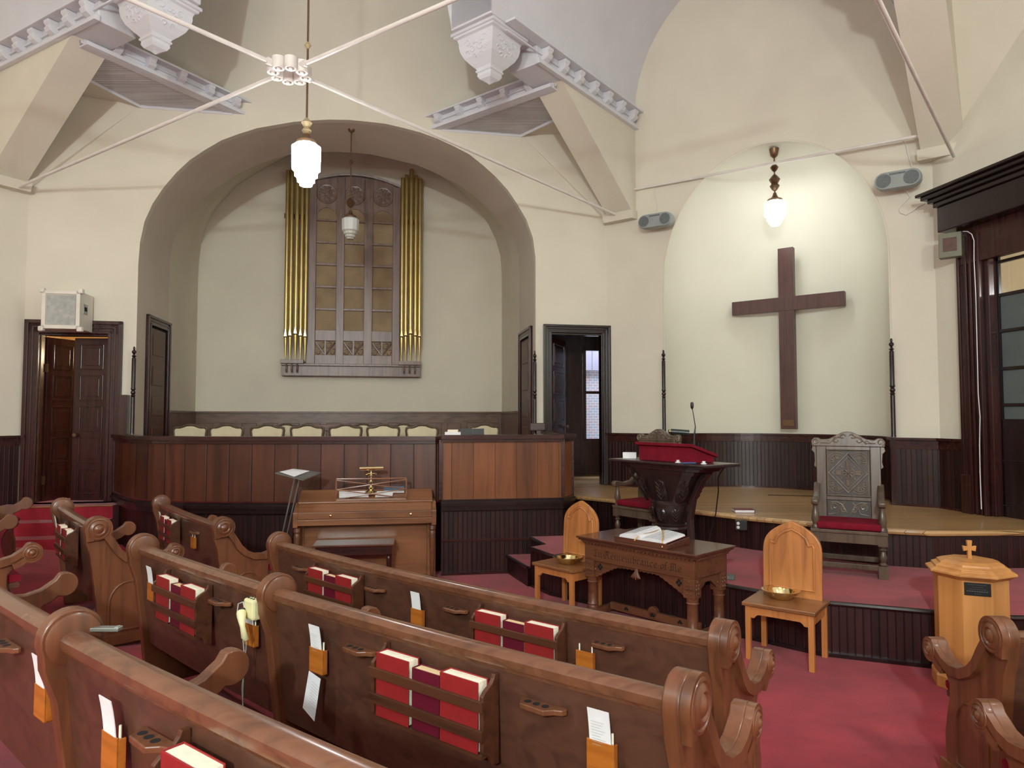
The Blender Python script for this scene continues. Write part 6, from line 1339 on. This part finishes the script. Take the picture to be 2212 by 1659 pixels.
# things on the pulpit
def onu(x, y, z=0): return pc0 + pe * x + pf * y + Vector((0, 0, zt + z))
ld = thing('reading_desk', 'red cloth covered sloping reading desk on the pulpit', 'lectern', tuple(onu(0, 0)), pr_)
ra_ = -.33; rb_ = .43
MB().prism([(ra_ + .03, -.14, .002), (ra_ + .03, -.14, .145), (ra_ + .03, .17, .055), (ra_ + .03, .17, .002)], (rb_ - ra_ - .06, 0, 0)).build('desk_box', M['velvet'], ld, local=True, bev=.004)
MB().prism([(ra_, -.17, .155), (ra_, -.17, .185), (ra_, .20, .075), (ra_, .20, .045)], (rb_ - ra_, 0, 0)).build('slope_top', M['velvet'], ld, local=True, bev=.006)
mt_ = thing('gooseneck_microphone', 'thin black gooseneck microphone rising from the reading desk', 'microphone', tuple(onu(.28, .0, .10)))
mp = [PY(x, y, 6.78) for x, y in ((1499, 966), (1500, 940), (1502, 922), (1498, 896), (1495, 880))]; mp[0] = Vector((mp[0].x, mp[0].y, onu(0, 0, .12).z))
MB().tube(mp, [.009, .009, .005, .004, .004], 8).build('gooseneck', M['blackp'], mt_, smooth=True); e_ = mp[-1]
MB().lathe([(.004, -.02), (.014, -.005), (.016, .02), (.014, .045), (0, .055)], e_, 14).build('mic_head', M['blackp'], mt_, smooth=True)
bl = thing('desk_lamp', 'dark green tubular reading lamp on the pulpit desk', 'lamp', tuple(onu(-.02, .05, .14))); Yl = 7.05
q1_, q2_ = PY(1449, 932, Yl), PY(1489, 935, Yl - .05)
MB().tube([q1_, q2_], .028, 16).build('lamp_shade', plain('dark_green_enamel', srgb(42, 52, 48), .3), bl, smooth=True)
MB().tube([q1_ + Vector((-.02, 0, 0)), q1_], .022, 12).build('end_cap', M['brass'], bl, smooth=True)
s0_ = onu(-.05, .03, .12); MB().tube([(q1_ + q2_) / 2, PY(1458, 938, Yl), PY(1456, 950, Yl), Vector((PY(1456, 958, Yl).x, Yl, s0_.z))], .007, 8).build('lamp_stem', M['bronze'], bl, smooth=True)
MB().lathe([(.035, 0), (.03, .012), (0, .014)], (PY(1456, 958, Yl).x, Yl, s0_.z), 14).build('lamp_base', M['bronze'], bl, smooth=True)
p = onu(-.50, -.08); o = MB().b2((-.07, -.03, .001), (.07, .03, .065)).build('tissue_box', M['paper'], None, local=True, bev=.003); o.location = p; o.rotation_euler = (0, 0, pr_ + .7); tag(o, 'small white box standing on the left end of the pulpit', 'box')
for x, y, lb, mt in ((.28, -.20, 'tiny clear pin cup on the front edge of the pulpit', 'paper'), (.54, -.14, 'crumpled white tissue on the right end of the pulpit', 'paper')):
    o = MB().lathe([(.025, 0), (.03, .006), (.012, .015), (.018, .026), (0, .03)], (0, 0, 0), 9).build('tissue' if 'tissue' in lb else 'pin_cup', M[mt], None, local=True); o.location = onu(x, y, .001); tag(o, lb, 'tissue' if 'tissue' in lb else 'cup')
o = MB().tube([(-.07, 0, .008), (.07, 0, .008)], .007, 8).build('pen', plain('blue_pen_plastic', srgb(60, 90, 130), .3), None, local=True, smooth=True); o.location = onu(.42, -.21, 0); o.rotation_euler = (0, 0, .1); tag(o, 'blue and white pen lying on the pulpit edge', 'pen')
wire([onu(.58, .1, -.03), PY(1551, 1030, 6.9), PY(1552, 1060, 7.0), PY(1546, 1110, 7.15), PY(1535, 1150, 7.2), PY(1527, 1190, 7.2)], 'hanging_cable', 'thin black cable hanging from the right end of the pulpit', 'blackp', .006)
# ------------------------------------------------------------------ baptismal font
fc = Vector((3.33, 5.11, 0)); fo_ = thing('baptismal_font', 'octagonal golden oak baptismal font with a small cross on its lid', 'font', tuple(fc), 0)
rot8 = .01
def octo(r, z): return [(fc.x + .96 * r * math.cos(2 * pi * i / 8 + rot8), fc.y + .96 * r * math.sin(2 * pi * i / 8 + rot8), z) for i in range(8)]
MB().lofts([octo(.275, 0), octo(.275, .08), octo(.265, .095), octo(.25, .10)]).build('plinth', M['font'], fo_, bev=.004)
MB().lofts([octo(.245, .10), octo(.245, .79)]).build('body', M['font'], fo_, bev=.004)
MB().lofts([octo(.25, .79), octo(.285, .815), octo(.30, .82), octo(.30, .835), octo(.26, .85), octo(.26, .865), octo(.225, .878), octo(.222, .89), octo(.18, .905), octo(.02, .91)]).build('lid', M['font'], fo_, bev=.003)
cr_ = Matrix.Rotation(-.15, 3, 'Z'); cx_ = [(-.012, 0), (.012, 0), (.010, .055), (.035, .05), (.04, .085), (.012, .08), (.016, .12), (-.016, .12), (-.012, .08), (-.04, .085), (-.035, .05), (-.010, .055)]
MB().prism([fc + cr_ @ Vector((x * 1.15, -.01, .908 + z * 1.1)) for x, z in cx_], cr_ @ Vector((0, .02, 0))).build('lid_cross', M['font'], fo_, bev=.002)
i0 = min(range(8), key=lambda i: ((Vector(octo(.25, 0)[i]) + Vector(octo(.25, 0)[(i + 1) % 8])) / 2 - Vector((fc.x - .085, fc.y - .21, 0))).length)
va, vb = Vector(octo(.246, 0)[i0]), Vector(octo(.246, 0)[(i0 + 1) % 8]); fd_ = (vb - va).normalized(); fn_ = Vector((fd_.y, -fd_.x, 0)); fm = (va + vb) / 2
def fpt(a, z, o): return fm + fd_ * a + fn_ * o + Vector((0, 0, z))
pq = MB().prism([fpt(a, z, 0) for a, z in ((-.08, .69), (.08, .69), (.08, .78), (-.08, .78))], fn_ * .004).build('name_plaque', M['blackp'], fo_, bev=.002); L(pq, 'black engraved plaque')
m = MB()
for j, (w_, h_) in enumerate(((.055, .002), (.035, .0015), (.052, .002), (.066, .005), (.02, .0015))):
    z = .765 - j * .0155
    k = 9
    for g_ in range(k):
        a = -w_ + 2 * w_ * g_ / k; m.prism([fpt(a, z, .0042), fpt(a + 2 * w_ / k * .7, z + h_ * .5, .0042), fpt(a + 2 * w_ / k * .7, z + h_, .0042), fpt(a, z + h_ * .7, .0042)], fn_ * .0006)
m.build('engraved_lines', M['metal'], pq)
# ------------------------------------------------------------------ small things on the platform
bq_ = PZ(1606, 1106, PF); t = thing('closed_bible', 'closed brown book lying on the wooden platform', 'book', tuple(bq_), -.1)
MB().b2((-.11, -.075, .003), (.107, .075, .032)).build('page_block', M['paper'], t, local=True); m = MB().b2((-.115, -.08, 0), (.115, .08, .004)); m.b2((-.115, -.08, .032), (.115, .08, .036)); m.b2((.107, -.08, 0), (.113, .08, .036)); m.build('cover', M['maroon'], t, local=True)
vq = PZ(1709, 1071, PF); tag(MB().box((vq.x, vq.y, PF + .003), (.62, .03, .006), Matrix.Rotation(-.25, 3, 'Z')).build('floor_slot', M['void']), 'narrow dark slot in the platform floorboards', 'floor slot')
def outlet(c, rz, label):
    t = thing('power_outlet', label, 'outlet', tuple(c), rz); MB().b2((-.065, -.035, -.055), (.065, .05, .055)).build('box', M['blackp'], t, local=True, bev=.005)
    for z in (-.022, .022): MB().lathe([(.017, 0), (.017, .003), (0, .004)], (-.032, -.035, z), 14, (0, -1, 0)).build('socket', M['screen'], t, local=True)
oq = PY(1601, 1134, 7.87); outlet(oq, -.30, 'black double power outlet on the platform riser'); oq2 = PY(1447, 1338, 6.72); outlet(oq2, -.7, 'power outlet on the step riser under the communion table')
gq_ = PZ(1540, 1257, ML); o = MB().box((0, 0, .035), (.5, .12, .03)).build('foot_board', M['dgrey'], None, local=True, bev=.004); m = MB(); o.location = (gq_.x + .0, gq_.y + .2, ML - .018); o.rotation_euler = (0, 0, -.35); tag(o, 'grey board lying on the carpeted step behind the communion table', 'board')
lq = FW.p(*FW.sz(134, 905, -1.3), -1.3); t = thing('table_lamp', 'olive lampshade seen through the left doorway', 'lamp', (lq.x, lq.y, ZL))
MB().lathe([(.16, lq.z - .12), (.11, lq.z + .15)], (lq.x, lq.y, 0), 24, None, False).build('lamp_shade', plain('olive_lampshade', srgb(150, 138, 104), .7), t, smooth=True)
MB().lathe([(.09, ZL), (.09, ZL + .02), (.02, ZL + .06), (.02, lq.z)], (lq.x, lq.y, 0), 16).build('stand', M['bronze'], t, smooth=True)
